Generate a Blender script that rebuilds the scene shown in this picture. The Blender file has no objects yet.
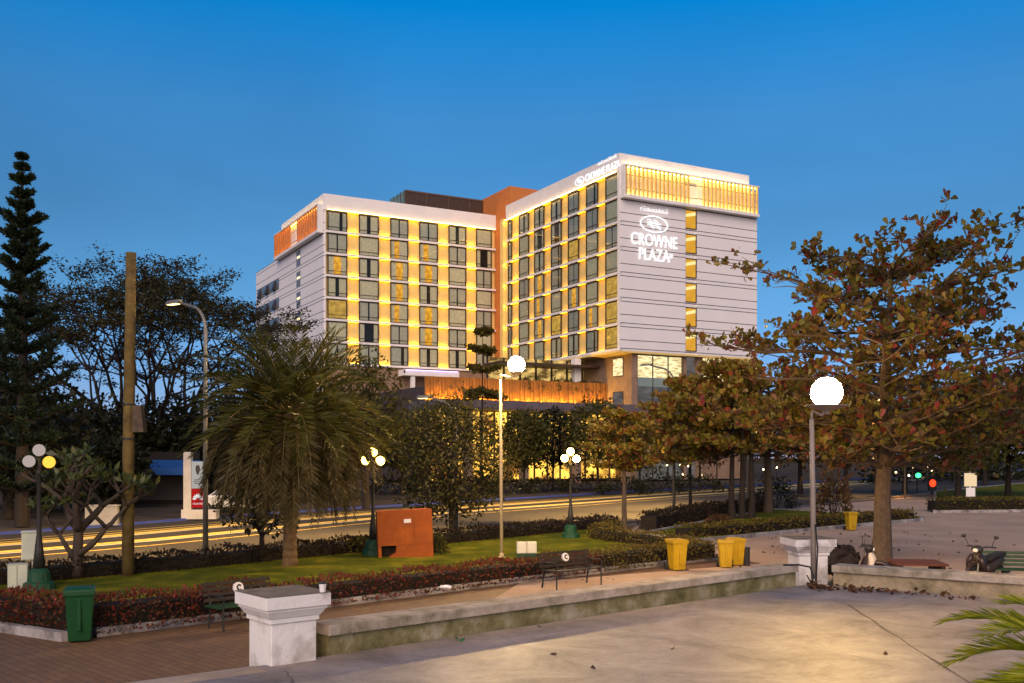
import bpy, math, random
import numpy as np
from mathutils import Vector, Matrix

sc = bpy.context.scene
R = math.radians
PI = math.pi
random.seed(11)

# ------------------------------------------------------------------ camera, sky, sun, exposure
EYE = 3.2            # eye height above the park pavement
cam = bpy.data.cameras.new('camera')
cam_ob = bpy.data.objects.new('camera', cam)
sc.collection.objects.link(cam_ob)
cam_ob.location = (0, 0, EYE)
cam_ob.rotation_euler = (PI / 2, 0, 0)
cam.sensor_width = 36
cam.lens = 35.156
cam.shift_y = 0.1128
cam.clip_end = 6000
sc.camera = cam_ob

world = bpy.data.worlds.new('World')
sc.world = world
world.use_nodes = True
wn = world.node_tree
sky = wn.nodes.new('ShaderNodeTexSky')
sky.sky_type = 'NISHITA'
sky.sun_disc = False
sky.sun_elevation = R(15)
sky.sun_rotation = R(190)
sky.air_density = 1.0
sky.dust_density = 0.3
sky.ozone_density = 10
# evening tint of the air by elevation: violet belt low down, deep saturated blue higher up
tc = wn.nodes.new('ShaderNodeTexCoord')
sx = wn.nodes.new('ShaderNodeSeparateXYZ')
rp = wn.nodes.new('ShaderNodeValToRGB')
rp.color_ramp.elements[0].position = 0.0
rp.color_ramp.elements[0].color = (1.3, 0.76, 0.86, 1)
rp.color_ramp.elements[1].position = 0.55
rp.color_ramp.elements[1].color = (0.02, 1.1, 1.05, 1)
for p_, c_ in ((0.08, (1.30, .86, .82)), (0.16, (1.18, .90, .70)), (0.23, (1.02, .86, .65)), (0.32, (.95, 1.07, .84)), (0.41, (.04, 1.2, 1.08))):
    e_ = rp.color_ramp.elements.new(p_)
    e_.color = (*c_, 1)
mx = wn.nodes.new('ShaderNodeMix')
mx.data_type = 'RGBA'
mx.blend_type = 'MULTIPLY'
mx.inputs[0].default_value = 1
wn.links.new(tc.outputs['Generated'], sx.inputs[0])
wn.links.new(sx.outputs['Z'], rp.inputs[0])
wn.links.new(sky.outputs[0], mx.inputs[6])
wn.links.new(rp.outputs[0], mx.inputs[7])
cl = wn.nodes.new('ShaderNodeTexNoise')          # faint high veil of cloud
cl.inputs['Scale'].default_value = 2.2
cl.inputs['Detail'].default_value = 6
cl.inputs['Distortion'].default_value = 0.8
cm = wn.nodes.new('ShaderNodeMapping')
cm.inputs['Scale'].default_value = (1, 1, 3.2)
cr_ = wn.nodes.new('ShaderNodeMapRange')
cr_.inputs['From Min'].default_value = 0.35
cr_.inputs['From Max'].default_value = 0.75
cr_.inputs['To Min'].default_value = 0.95
cr_.inputs['To Max'].default_value = 1.10
m3 = wn.nodes.new('ShaderNodeMix')
m3.data_type = 'RGBA'
m3.blend_type = 'MULTIPLY'
m3.inputs[0].default_value = 1
wn.links.new(tc.outputs['Generated'], cm.inputs[0])
wn.links.new(cm.outputs[0], cl.inputs['Vector'])
wn.links.new(cl.outputs['Fac'], cr_.inputs['Value'])
wn.links.new(mx.outputs[2], m3.inputs[6])
wn.links.new(cr_.outputs[0], m3.inputs[7])
wn.links.new(m3.outputs[2], wn.nodes['Background'].inputs[0])
wn.nodes['Background'].inputs[1].default_value = 0.15

sun = bpy.data.lights.new('sun', 'SUN')
sun.energy = 3.3
sun.angle = R(50)
sun.color = (1.0, 0.72, 0.53)
sun_ob = bpy.data.objects.new('sun', sun)
sc.collection.objects.link(sun_ob)
sun_ob.rotation_euler = (R(90 - 30), 0, R(-10))   # low evening glow from behind the camera

sc.view_settings.view_transform = 'Standard'
sc.view_settings.look = 'None'
sc.view_settings.gamma = 1
sc.view_settings.use_curve_mapping = False
sc.view_settings.exposure = 0
sc.cycles.use_denoising = True
sc.cycles.max_bounces = 6
sc.cycles.transparent_max_bounces = 12
sc.cycles.sample_clamp_indirect = 4

# ------------------------------------------------------------------ materials
MATS = {}
def mat(name, c1, c2=None, scale=4.0, rough=0.7, bump=0.0, bscale=None, metal=0.0, emit=0.0, detail=5, c3=None, obj_scale=None, spec=0.3):
    if name in MATS:
        return MATS[name]
    m = bpy.data.materials.new(name)
    m.use_nodes = True
    nt = m.node_tree
    b = nt.nodes['Principled BSDF']
    b.inputs['Roughness'].default_value = rough
    b.inputs['Metallic'].default_value = metal
    b.inputs['Specular IOR Level'].default_value = spec
    co = nt.nodes.new('ShaderNodeTexCoord')
    if c2 is not None:
        n = nt.nodes.new('ShaderNodeTexNoise')
        n.inputs['Scale'].default_value = scale
        n.inputs['Detail'].default_value = detail
        n.inputs['Roughness'].default_value = 0.65
        r = nt.nodes.new('ShaderNodeValToRGB')
        r.color_ramp.elements[0].position = 0.33
        r.color_ramp.elements[1].position = 0.67
        r.color_ramp.elements[0].color = (*c1, 1)
        r.color_ramp.elements[1].color = (*c2, 1)
        if c3 is not None:
            e = r.color_ramp.elements.new(0.5)
            e.color = (*c3, 1)
        nt.links.new(co.outputs['Object'], n.inputs['Vector'])
        nt.links.new(n.outputs['Fac'], r.inputs[0])
        nt.links.new(r.outputs[0], b.inputs['Base Color'])
    else:
        b.inputs['Base Color'].default_value = (*c1, 1)
    if bump:
        n2 = nt.nodes.new('ShaderNodeTexNoise')
        n2.inputs['Scale'].default_value = bscale or scale * 4
        n2.inputs['Detail'].default_value = 4
        bp = nt.nodes.new('ShaderNodeBump')
        bp.inputs['Strength'].default_value = bump
        bp.inputs['Distance'].default_value = 0.02
        nt.links.new(co.outputs['Object'], n2.inputs['Vector'])
        nt.links.new(n2.outputs['Fac'], bp.inputs['Height'])
        nt.links.new(bp.outputs[0], b.inputs['Normal'])
    if emit:
        b.inputs['Emission Color'].default_value = (*c1, 1)
        b.inputs['Emission Strength'].default_value = emit
    MATS[name] = m
    return m

def leaf_mat(name, cols, transl=0.3, rough=0.55):
    """foliage: every leaf its own tone picked from cols"""
    if name in MATS:
        return MATS[name]
    m = bpy.data.materials.new(name)
    m.use_nodes = True
    nt = m.node_tree
    b = nt.nodes['Principled BSDF']
    out = nt.nodes['Material Output']
    b.inputs['Roughness'].default_value = rough
    b.inputs['Specular IOR Level'].default_value = 0.25
    g = nt.nodes.new('ShaderNodeNewGeometry')
    r = nt.nodes.new('ShaderNodeValToRGB')
    els = r.color_ramp.elements
    els[0].position = 0
    els[0].color = (*cols[0], 1)
    els[1].position = 1
    els[1].color = (*cols[-1], 1)
    for i, c in enumerate(cols[1:-1]):
        e = els.new((i + 1) / (len(cols) - 1))
        e.color = (*c, 1)
    nt.links.new(g.outputs['Random Per Island'], r.inputs[0])
    nt.links.new(r.outputs[0], b.inputs['Base Color'])
    t = nt.nodes.new('ShaderNodeBsdfTranslucent')
    nt.links.new(r.outputs[0], t.inputs['Color'])
    mi = nt.nodes.new('ShaderNodeMixShader')
    mi.inputs[0].default_value = transl
    nt.links.new(b.outputs[0], mi.inputs[1])
    nt.links.new(t.outputs[0], mi.inputs[2])
    nt.links.new(mi.outputs[0], out.inputs[0])
    MATS[name] = m
    return m

def glass_mat(name, tint=(0.9, 0.95, 0.95), refl=0.10):
    if name in MATS:
        return MATS[name]
    m = bpy.data.materials.new(name)
    m.use_nodes = True
    nt = m.node_tree
    out = nt.nodes['Material Output']
    t = nt.nodes.new('ShaderNodeBsdfTransparent')
    t.inputs[0].default_value = (*tint, 1)
    gl = nt.nodes.new('ShaderNodeBsdfGlossy')
    gl.inputs['Roughness'].default_value = 0.03
    f = nt.nodes.new('ShaderNodeFresnel')
    f.inputs['IOR'].default_value = 1.3 + refl
    mi = nt.nodes.new('ShaderNodeMixShader')
    nt.links.new(f.outputs[0], mi.inputs[0])
    nt.links.new(t.outputs[0], mi.inputs[1])
    nt.links.new(gl.outputs[0], mi.inputs[2])
    nt.links.new(mi.outputs[0], out.inputs[0])
    MATS[name] = m
    return m

def emit_mat(name, col, strength, col2=None, scale=2.0, stretch=(1, 1, 1), lo=0.35, hi=0.65):
    """something that gives off light; col2 mixes a second tone (furnished rooms seen through glass)"""
    if name in MATS:
        return MATS[name]
    m = bpy.data.materials.new(name)
    m.use_nodes = True
    nt = m.node_tree
    out = nt.nodes['Material Output']
    e = nt.nodes.new('ShaderNodeEmission')
    e.inputs[0].default_value = (*col, 1)
    e.inputs[1].default_value = strength
    if col2 is not None:
        co = nt.nodes.new('ShaderNodeTexCoord')
        mp = nt.nodes.new('ShaderNodeMapping')
        mp.inputs['Scale'].default_value = stretch
        n = nt.nodes.new('ShaderNodeTexNoise')
        n.inputs['Scale'].default_value = scale
        n.inputs['Detail'].default_value = 4
        r = nt.nodes.new('ShaderNodeValToRGB')
        r.color_ramp.elements[0].position = lo
        r.color_ramp.elements[1].position = hi
        r.color_ramp.elements[0].color = (*col2, 1)
        r.color_ramp.elements[1].color = (*col, 1)
        nt.links.new(co.outputs['Object'], mp.inputs[0])
        nt.links.new(mp.outputs[0], n.inputs['Vector'])
        nt.links.new(n.outputs['Fac'], r.inputs[0])
        nt.links.new(r.outputs[0], e.inputs[0])
    nt.links.new(e.outputs[0], out.inputs[0])
    MATS[name] = m
    return m

# ------------------------------------------------------------------ mesh builder
class MB:
    def __init__(self):
        self.v = []
        self.f = []
        self.mi = []
        self.M = Matrix.Identity(4)
        self.slot = 0

    def add(self, vs, fs):
        o = len(self.v)
        self.v += [tuple(self.M @ Vector(p)) for p in vs]
        self.f += [tuple(i + o for i in f) for f in fs]
        self.mi += [self.slot] * len(fs)

    def box(self, x0, x1, y0, y1, z0, z1):
        self.hexa([(x0, y0), (x1, y0), (x1, y1), (x0, y1)], z0, [(x0, y0), (x1, y0), (x1, y1), (x0, y1)], z1)

    def hexa(self, p0, z0, p1, z1):
        n = len(p0)
        vs = [(x, y, z0) for x, y in p0] + [(x, y, z1) for x, y in p1]
        fs = [tuple(range(n - 1, -1, -1)), tuple(range(n, 2 * n))]
        fs += [(i, (i + 1) % n, n + (i + 1) % n, n + i) for i in range(n)]
        self.add(vs, fs)

    def prism(self, pts, z0, z1):
        self.hexa(pts, z0, pts, z1)

    def profile(self, pts, axis, a0, a1):
        """closed profile in the two other axes, extruded along axis"""
        n = len(pts)
        vs = []
        for a in (a0, a1):
            for p, q in pts:
                vs.append((a, p, q) if axis == 'x' else (p, a, q))
        fs = [tuple(range(n)), tuple(range(2 * n - 1, n - 1, -1))]
        fs += [((i + 1) % n, i, n + i, n + (i + 1) % n) for i in range(n)]
        self.add(vs, fs)

    def tube(self, pts, rad, n=8, cap=True):
        pts = [Vector(p) for p in pts]
        if not isinstance(rad, (list, tuple)):
            rad = [rad] * len(pts)
        vs, fs = [], []
        up = Vector((0.31, 0.17, 0.93)).normalized()
        u_prev = None
        for i, p in enumerate(pts):
            d = (pts[min(i + 1, len(pts) - 1)] - pts[max(i - 1, 0)])
            if d.length < 1e-9:
                d = Vector((0, 0, 1))
            d.normalize()
            u = u_prev if u_prev is not None else d.cross(up)
            u = u - d * u.dot(d)
            if u.length < 1e-6:
                u = d.orthogonal()
            u.normalize()
            u_prev = u
            w = d.cross(u)
            for k in range(n):
                a = 2 * PI * k / n
                vs.append(p + (u * math.cos(a) + w * math.sin(a)) * rad[i])
        for i in range(len(pts) - 1):
            for k in range(n):
                k2 = (k + 1) % n
                fs.append((i * n + k, i * n + k2, (i + 1) * n + k2, (i + 1) * n + k))
        if cap:
            fs.append(tuple(range(n - 1, -1, -1)))
            fs.append(tuple((len(pts) - 1) * n + k for k in range(n)))
        self.add(vs, fs)

    def lathe(self, prof, n=16, cx=0, cy=0, cz=0):
        vs, fs = [], []
        for r, z in prof:
            for k in range(n):
                a = 2 * PI * k / n
                vs.append((cx + r * math.cos(a), cy + r * math.sin(a), cz + z))
        for i in range(len(prof) - 1):
            for k in range(n):
                k2 = (k + 1) % n
                fs.append((i * n + k, i * n + k2, (i + 1) * n + k2, (i + 1) * n + k))
        fs.append(tuple(range(n - 1, -1, -1)))
        fs.append(tuple((len(prof) - 1) * n + k for k in range(n)))
        self.add(vs, fs)

    def ell(self, c, r, n=12, m=8):
        if not isinstance(r, (list, tuple)):
            r = (r, r, r)
        vs = [(c[0], c[1], c[2] - r[2])]
        for i in range(1, m):
            t = -PI / 2 + PI * i / m
            for k in range(n):
                a = 2 * PI * k / n
                vs.append((c[0] + r[0] * math.cos(t) * math.cos(a), c[1] + r[1] * math.cos(t) * math.sin(a), c[2] + r[2] * math.sin(t)))
        vs.append((c[0], c[1], c[2] + r[2]))
        fs = [(0, 1 + (k + 1) % n, 1 + k) for k in range(n)]
        for i in range(m - 2):
            for k in range(n):
                k2 = (k + 1) % n
                fs.append((1 + i * n + k, 1 + i * n + k2, 1 + (i + 1) * n + k2, 1 + (i + 1) * n + k))
        t = len(vs) - 1
        o = 1 + (m - 2) * n
        fs += [(o + k, o + (k + 1) % n, t) for k in range(n)]
        self.add(vs, fs)

    def torus(self, R0, r, n=20, m=8, c=(0, 0, 0), axis='y'):
        vs, fs = [], []
        for i in range(n):
            a = 2 * PI * i / n
            for k in range(m):
                b = 2 * PI * k / m
                q = R0 + r * math.cos(b)
                p = (q * math.cos(a), r * math.sin(b), q * math.sin(a)) if axis == 'y' else (r * math.sin(b), q * math.cos(a), q * math.sin(a))
                vs.append((c[0] + p[0], c[1] + p[1], c[2] + p[2]))
        for i in range(n):
            i2 = (i + 1) % n
            for k in range(m):
                k2 = (k + 1) % m
                fs.append((i * m + k, i * m + k2, i2 * m + k2, i2 * m + k))
        self.add(vs, fs)

    def mesh(self, name, ms, smooth=False):
        me = bpy.data.meshes.new(name)
        me.from_pydata(self.v, [], self.f)
        for m in (ms if isinstance(ms, (list, tuple)) else [ms]):
            me.materials.append(m)
        if self.mi and max(self.mi) > 0:
            me.polygons.foreach_set('material_index', self.mi)
        if smooth:
            me.polygons.foreach_set('use_smooth', [True] * len(me.polygons))
        me.update()
        return me

    def build(self, name, ms, parent=None, loc=(0, 0, 0), rz=0, smooth=False, bevel=0):
        o = link(name, self.mesh(name, ms, smooth), parent, loc, rz)
        if bevel:
            b = o.modifiers.new('bevel', 'BEVEL')
            b.width = bevel
            b.segments = 2
            b.limit_method = 'ANGLE'
        return o

def link(name, me, parent=None, loc=(0, 0, 0), rz=0):
    o = bpy.data.objects.new(name, me)
    sc.collection.objects.link(o)
    o.location = loc
    o.rotation_euler = (0, 0, rz)
    if parent is not None:
        o.parent = parent
    return o

def tag(o, label, cat, group=None, kind=None):
    if label:
        o['label'] = label
    if cat:
        o['category'] = cat
    if group:
        o['group'] = group
    if kind:
        o['kind'] = kind
    return o

def thing(name, label, cat, loc=(0, 0, 0), rz=0, group=None):
    return tag(link(name, None, None, loc, rz), label, cat, group)

def dup(root, loc, rz, label, group=None):
    r = root.copy()
    sc.collection.objects.link(r)
    r.location = loc
    r.rotation_euler = (0, 0, rz)
    r['label'] = label
    if group:
        r['group'] = group
    for ch in list(root.children):
        c = ch.copy()
        sc.collection.objects.link(c)
        c.parent = r
        for g in list(ch.children):
            d = g.copy()
            sc.collection.objects.link(d)
            d.parent = c
    return r

def struct(name, mb, m, **k):
    return tag(mb.build(name, m, **k), None, None, None, 'structure')

def point_light(name, parent, loc, power, col, radius=0.1, spot=None, rot=None):
    l = bpy.data.lights.new(name, 'SPOT' if spot else 'POINT')
    l.energy = power
    l.color = col
    l.shadow_soft_size = radius
    if spot:
        l.spot_size = R(spot)
        l.spot_blend = 0.45
    o = bpy.data.objects.new(name, l)
    sc.collection.objects.link(o)
    o.location = loc
    if rot:
        o.rotation_euler = rot
    o.parent = parent
    return o

def leaf_cloud(name, C, D, L, W, m, parent=None, fold=0.25, seed=0, rounded=False):
    """one mesh of folded four-sided leaves. C bases, D unit directions, L lengths, W width ratio"""
    rng = np.random.default_rng(seed)
    C = np.asarray(C, float)
    D = np.asarray(D, float)
    n = len(C)
    D = D / (np.linalg.norm(D, axis=1, keepdims=True) + 1e-9)
    L = np.broadcast_to(np.asarray(L, float), (n,))[:, None]
    S = rng.normal(size=(n, 3))
    S -= D * (S * D).sum(1, keepdims=True)
    S /= np.linalg.norm(S, axis=1, keepdims=True) + 1e-9
    N = np.cross(D, S)
    q = 7 if rounded else 4
    V = np.empty((n, q, 3))
    V[:, 0] = C
    if rounded:
        for i, (a, w) in enumerate(((0.38, 0.30), (0.72, 0.52), (0.93, 0.34))):
            V[:, 1 + i] = C + D * L * a + S * L * W * w + N * L * W * fold * (w + 0.2)
            V[:, 6 - i] = C + D * L * a - S * L * W * w + N * L * W * fold * (w + 0.2)
    else:
        mid = C + D * L * 0.55
        V[:, 1] = mid + S * L * W * 0.5 + N * L * W * fold
        V[:, 2] = C + D * L
        V[:, 3] = mid - S * L * W * 0.5 + N * L * W * fold
    me = bpy.data.meshes.new(name)
    me.vertices.add(n * q)
    me.vertices.foreach_set('co', V.reshape(-1))
    me.loops.add(n * q)
    me.loops.foreach_set('vertex_index', np.arange(n * q, dtype=np.int32))
    me.polygons.add(n)
    me.polygons.foreach_set('loop_start', np.arange(0, n * q, q, dtype=np.int32))
    me.materials.append(m)
    me.update()
    me.validate()
    return link(name, me, parent)

def P(px, depth):
    """world X of something seen at column px of the photo that stands depth metres away"""
    return (px - 512) / 1000 * depth

# ------------------------------------------------------------------ base materials
m_white = mat('white_paint', (0.80, 0.77, 0.74), (0.72, 0.70, 0.68), 0.6, 0.6)
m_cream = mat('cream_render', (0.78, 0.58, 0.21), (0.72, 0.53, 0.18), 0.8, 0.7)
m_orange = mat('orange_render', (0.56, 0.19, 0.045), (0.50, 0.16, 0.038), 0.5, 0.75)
m_brown = mat('brown_stone', (0.30, 0.20, 0.13), (0.22, 0.14, 0.09), 1.0, 0.7)
m_darkbrown = mat('dark_bronze', (0.055, 0.032, 0.020), (0.075, 0.045, 0.03), 1.5, 0.5)
m_frame = mat('window_frame_metal', (0.035, 0.028, 0.024), None, rough=0.45)
m_black = mat('black_metal', (0.018, 0.018, 0.019), (0.03, 0.028, 0.026), 5, 0.5)
m_rubber = mat('rubber', (0.02, 0.02, 0.02), None, rough=0.8)
m_steel = mat('galvanised_steel', (0.20, 0.19, 0.17), (0.15, 0.145, 0.13), 3, 0.5, metal=0.4)
m_bark = mat('bark', (0.10, 0.07, 0.045), (0.05, 0.035, 0.025), 6, 0.9, 0.6, 14)
m_bark_dark = mat('dark_bark', (0.028, 0.020, 0.015), (0.015, 0.011, 0.008), 6, 0.9, 0.6, 14)
m_glass = glass_mat('clear_glass')
m_letter = emit_mat('lit_sign_letters', (1, 0.98, 1.0), 1.25)

# ------------------------------------------------------------------ ground, road
g = MB()
g.add([(-1500, -300, -0.14), (1500, -300, -0.14), (1500, 2500, -0.14), (-1500, 2500, -0.14)], [(0, 1, 2, 3)])
struct('ground', g, mat('dry_earth', (0.07, 0.055, 0.035), (0.045, 0.05, 0.022), 0.4, 0.95, 0.4, 6, spec=0.0))

# course of the car light trails and the road's near edge, as lines over the ground
T = [(-60, -38), (-25, 24), (-15.5, 39), (-7.7, 54.4), (3.4, 70.6), (24.9, 100.6), (85, 181), (300, 465)]
NEAR = [(-60, -34), (-22, 12.6), (-9, 29.2), (5.1, 47.0), (15.2, 60.2), (36, 88), (100, 172), (310, 450)]
def offset(line, d):
    out = []
    for i, p in enumerate(line):
        a = Vector(line[max(i - 1, 0)])
        b = Vector(line[min(i + 1, len(line) - 1)])
        t = (b - a).normalized()
        out.append((p[0] - t.y * d, p[1] + t.x * d))
    return out
def densify(line, step=2.0):
    """smooth curve through the points"""
    pts = [Vector(p) for p in line]
    out = []
    for i in range(len(pts) - 1):
        p0, p1, p2, p3 = pts[max(i - 1, 0)], pts[i], pts[i + 1], pts[min(i + 2, len(pts) - 1)]
        n = max(2, int((p2 - p1).length / step))
        for k in range(n):
            t = k / n
            q = 0.5 * ((2 * p1) + (p2 - p0) * t + (2 * p0 - 5 * p1 + 4 * p2 - p3) * t * t + (3 * p1 - p0 - 3 * p2 + p3) * t ** 3)
            out.append((q.x, q.y))
    out.append(tuple(pts[-1]))
    return out
T = densify(T)
FAR = offset(T, 7.2)
def strip(mb, a, b, z):
    n = len(a)
    vs = [(x, y, z) for x, y in a] + [(x, y, z) for x, y in b]
    mb.add(vs, [(i, i + 1, n + i + 1, n + i) for i in range(n - 1)])
def wall_strip(mb, line, d0, d1, z0, z1):
    a, b = offset(line, d0), offset(line, d1)
    n = len(a)
    vs = [(x, y, z0) for x, y in a] + [(x, y, z1) for x, y in a] + [(x, y, z1) for x, y in b] + [(x, y, z0) for x, y in b]
    fs = []
    for i in range(n - 1):
        for k in range(3):
            fs.append((k * n + i, k * n + i + 1, (k + 1) * n + i + 1, (k + 1) * n + i))
    mb.add(vs, fs)

rd = MB()
near_d = densify(NEAR, 2.0)
nn = min(len(near_d), len(FAR))
# road as a fan of quads between the near edge and the far edge, resampled to the same count
def resample(line, n):
    pts = [Vector(p) for p in line]
    cum = [0]
    for i in range(1, len(pts)):
        cum.append(cum[-1] + (pts[i] - pts[i - 1]).length)
    out = []
    j = 0
    for k in range(n):
        s = cum[-1] * k / (n - 1)
        while j < len(pts) - 2 and cum[j + 1] < s:
            j += 1
        t = (s - cum[j]) / max(cum[j + 1] - cum[j], 1e-9)
        q = pts[j].lerp(pts[j + 1], t)
        out.append((q.x, q.y))
    return out
strip(rd, resample(near_d, 160), resample(FAR, 160), -0.12)
m_asph = mat('asphalt', (0.044, 0.040, 0.034), (0.062, 0.056, 0.048), 1.2, 0.85, 0.5, 60, spec=0.1)
struct('road', rd, m_asph)
m_ytrail = mat('yellow_light_trail', (0.80, 0.56, 0.09), (0.66, 0.44, 0.07), 3, 0.7)
m_wtrail = mat('white_light_trail', (0.80, 0.72, 0.50), (0.70, 0.62, 0.42), 3, 0.7)
ml = MB()
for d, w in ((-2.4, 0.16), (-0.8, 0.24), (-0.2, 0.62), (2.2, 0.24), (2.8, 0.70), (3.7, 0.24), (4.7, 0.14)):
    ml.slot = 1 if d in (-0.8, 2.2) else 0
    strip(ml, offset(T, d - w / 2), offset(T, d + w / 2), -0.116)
struct('light_trail_strips', ml, [m_ytrail, m_wtrail])  # painted strips stand for the light trails of passing cars
bk = MB()
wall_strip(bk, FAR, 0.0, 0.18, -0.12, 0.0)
m_bluetrail = mat('blue_light_trail', (0.03, 0.05, 0.34), (0.05, 0.08, 0.26), 0.8, 0.6)  # blue on this kerb stands for a blue light trail
struct('far_kerb', bk, m_bluetrail)
# pavement beyond the road
fp = MB()
a_, b_ = offset(T, 7.4), offset(T, 150)
strip(fp, resample(a_, 60), resample([(-260, 60), (-150, 320), (20, 420), (220, 560)], 60), -0.045)
struct('far_pavement', fp, mat('grey_paving', (0.10, 0.085, 0.07), (0.06, 0.05, 0.04), 0.6, 0.9, spec=0.0))
wc = MB()
wall_strip(wc, near_d, -0.02, -0.20, -0.135, 0.02)
struct('near_kerb', wc, mat('stained_kerb', (0.30, 0.28, 0.25), (0.12, 0.11, 0.10), 2.5, 0.85))

# park pavement (the plaza) on the near side
pv = MB()
pvn = resample(offset(near_d, -0.19), 80)
strip(pv, pvn, resample([(-50, -60), (60, -60), (260, 60), (400, 400)], 80), 0.0)
def pavement_material():
    m = bpy.data.materials.new('plaza_pavement')
    m.use_nodes = True
    nt = m.node_tree
    b = nt.nodes['Principled BSDF']
    b.inputs['Roughness'].default_value = 0.75
    co = nt.nodes.new('ShaderNodeTexCoord')
    mp = nt.nodes.new('ShaderNodeMapping')
    mp.inputs['Rotation'].default_value = (0, 0, R(45))
    br = nt.nodes.new('ShaderNodeTexBrick')
    br.inputs['Scale'].default_value = 1.6
    br.inputs['Color1'].default_value = (0.14, 0.072, 0.026, 1)
    br.inputs['Color2'].default_value = (0.18, 0.098, 0.038, 1)
    br.inputs['Mortar'].default_value = (0.05, 0.032, 0.022, 1)
    br.inputs['Mortar Size'].default_value = 0.014
    n = nt.nodes.new('ShaderNodeTexNoise')
    n.inputs['Scale'].default_value = 0.5
    n.inputs['Detail'].default_value = 6
    r = nt.nodes.new('ShaderNodeValToRGB')
    r.color_ramp.elements[0].color = (0.62, 0.60, 0.62, 1)
    r.color_ramp.elements[1].color = (1.25, 1.2, 1.2, 1)
    mi = nt.nodes.new('ShaderNodeMix')
    mi.data_type = 'RGBA'
    mi.blend_type = 'MULTIPLY'
    mi.inputs[0].default_value = 1
    nt.links.new(co.outputs['Object'], mp.inputs[0])
    nt.links.new(mp.outputs[0], br.inputs['Vector'])
    nt.links.new(co.outputs['Object'], n.inputs['Vector'])
    nt.links.new(n.outputs['Fac'], r.inputs[0])
    nt.links.new(br.outputs['Color'], mi.inputs[6])
    nt.links.new(r.outputs[0], mi.inputs[7])
    nt.links.new(mi.outputs[2], b.inputs['Base Color'])
    return m
struct('park_pavement', pv, pavement_material())
pz = MB()
pz.add([(x, y, 0.004) for x, y in ((-0.9, 20.2), (3.2, 16.2), (14, 6), (60, -20), (140, 120), (60, 95), (31, 79), (15.8, 60.0), (5.9, 47.0), (4.6, 41), (7.5, 30), (0.2, 25.4))], [tuple(range(12))])
struct('plaza_paving', pz, mat('lit_plaza_concrete', (0.34, 0.235, 0.165), (0.48, 0.34, 0.245), 0.35, 0.9, 0.4, 40, detail=9, c3=(0.41, 0.29, 0.205), spec=0.1))  # light concrete; stronger light on this side is also put into its colour

# ------------------------------------------------------------------ planted beds: lawn, kerb, hedges
m_grass = mat('lawn_grass', (0.05, 0.065, 0.006), (0.20, 0.175, 0.014), 0.8, 0.95, 0.9, 45, c3=(0.09, 0.10, 0.007), spec=0.05)
m_kerbstone = mat('flaking_white_kerb', (0.42, 0.40, 0.38), (0.10, 0.09, 0.085), 1.9, 0.85, 0.5, 12, c3=(0.30, 0.27, 0.25))

BED = [(-7.8, 17.3), (-0.3, 24.9), (6.4, 31.2), (5.7, 34.5), (3.4, 38.6), (5.2, 46.6), (-9, 28.8), (-18, 17.4), (-13.4, 13.0)]
# near-left corner runs back to the left behind the bins
BED = [(-7.8, 17.3), (-0.3, 24.9), (6.4, 31.2), (5.8, 34.6), (3.4, 38.6), (5.0, 46.4), (-8.9, 28.9), (-18, 17.3), (-13.5, 15.9), (-9.6, 18.7)]
BED = [(-7.8, 17.3), (-0.3, 24.9), (6.4, 31.2), (5.8, 34.6), (3.4, 38.6), (4.9, 46.3), (-9.0, 28.8), (-20.6, 14.2), (-16.0, 24.0), (-9.6, 18.9)]
BED = [(-7.8, 17.3), (-0.3, 24.9), (6.4, 31.2), (5.8, 34.6), (3.4, 38.6), (4.9, 46.3), (-9.0, 28.8), (-15.6, 20.5), (-13.2, 19.6), (-9.6, 18.4)]
BED2 = [(5.0, 40.2), (7.1, 37.3), (10.9, 41), (14.8, 44.7), (20.5, 49.8), (21.2, 51.4), (15.4, 59.6)]
BED3 = [(24, 57), (29.8, 58), (60, 62), (90, 80), (60, 118), (38, 90)]
def inset(poly, d):
    out = []
    n = len(poly)
    for i in range(n):
        p, a, b = Vector(poly[i]), Vector(poly[i - 1]), Vector(poly[(i + 1) % n])
        t1, t2 = (p - a).normalized(), (b - p).normalized()
        n1, n2 = Vector((-t1.y, t1.x)), Vector((-t2.y, t2.x))
        m_ = (n1 + n2)
        m_ = m_ / max(m_.length_squared, 0.3) * 2
        out.append((p.x + m_.x * d, p.y + m_.y * d))
    return out
def bed(poly):
    b = MB()
    b.add([(x, y, 0.10) for x, y in inset(poly, 0.12)], [tuple(range(len(poly)))])
    struct('lawn', b, m_grass)
    k = MB()
    n = len(poly)
    o, i_ = poly, inset(poly, 0.16)
    vs = [(x, y, 0) for x, y in o] + [(x, y, 0.16) for x, y in o] + [(x, y, 0.16) for x, y in i_] + [(x, y, 0.05) for x, y in i_]
    fs = []
    for j in range(n):
        for q in range(3):
            fs.append((q * n + j, q * n + (j + 1) % n, (q + 1) * n + (j + 1) % n, (q + 1) * n + j))
    k.add(vs, fs)
    struct('bed_kerb', k, m_kerbstone)
bed(BED)
bed(BED2)
bed(BED3)

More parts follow.
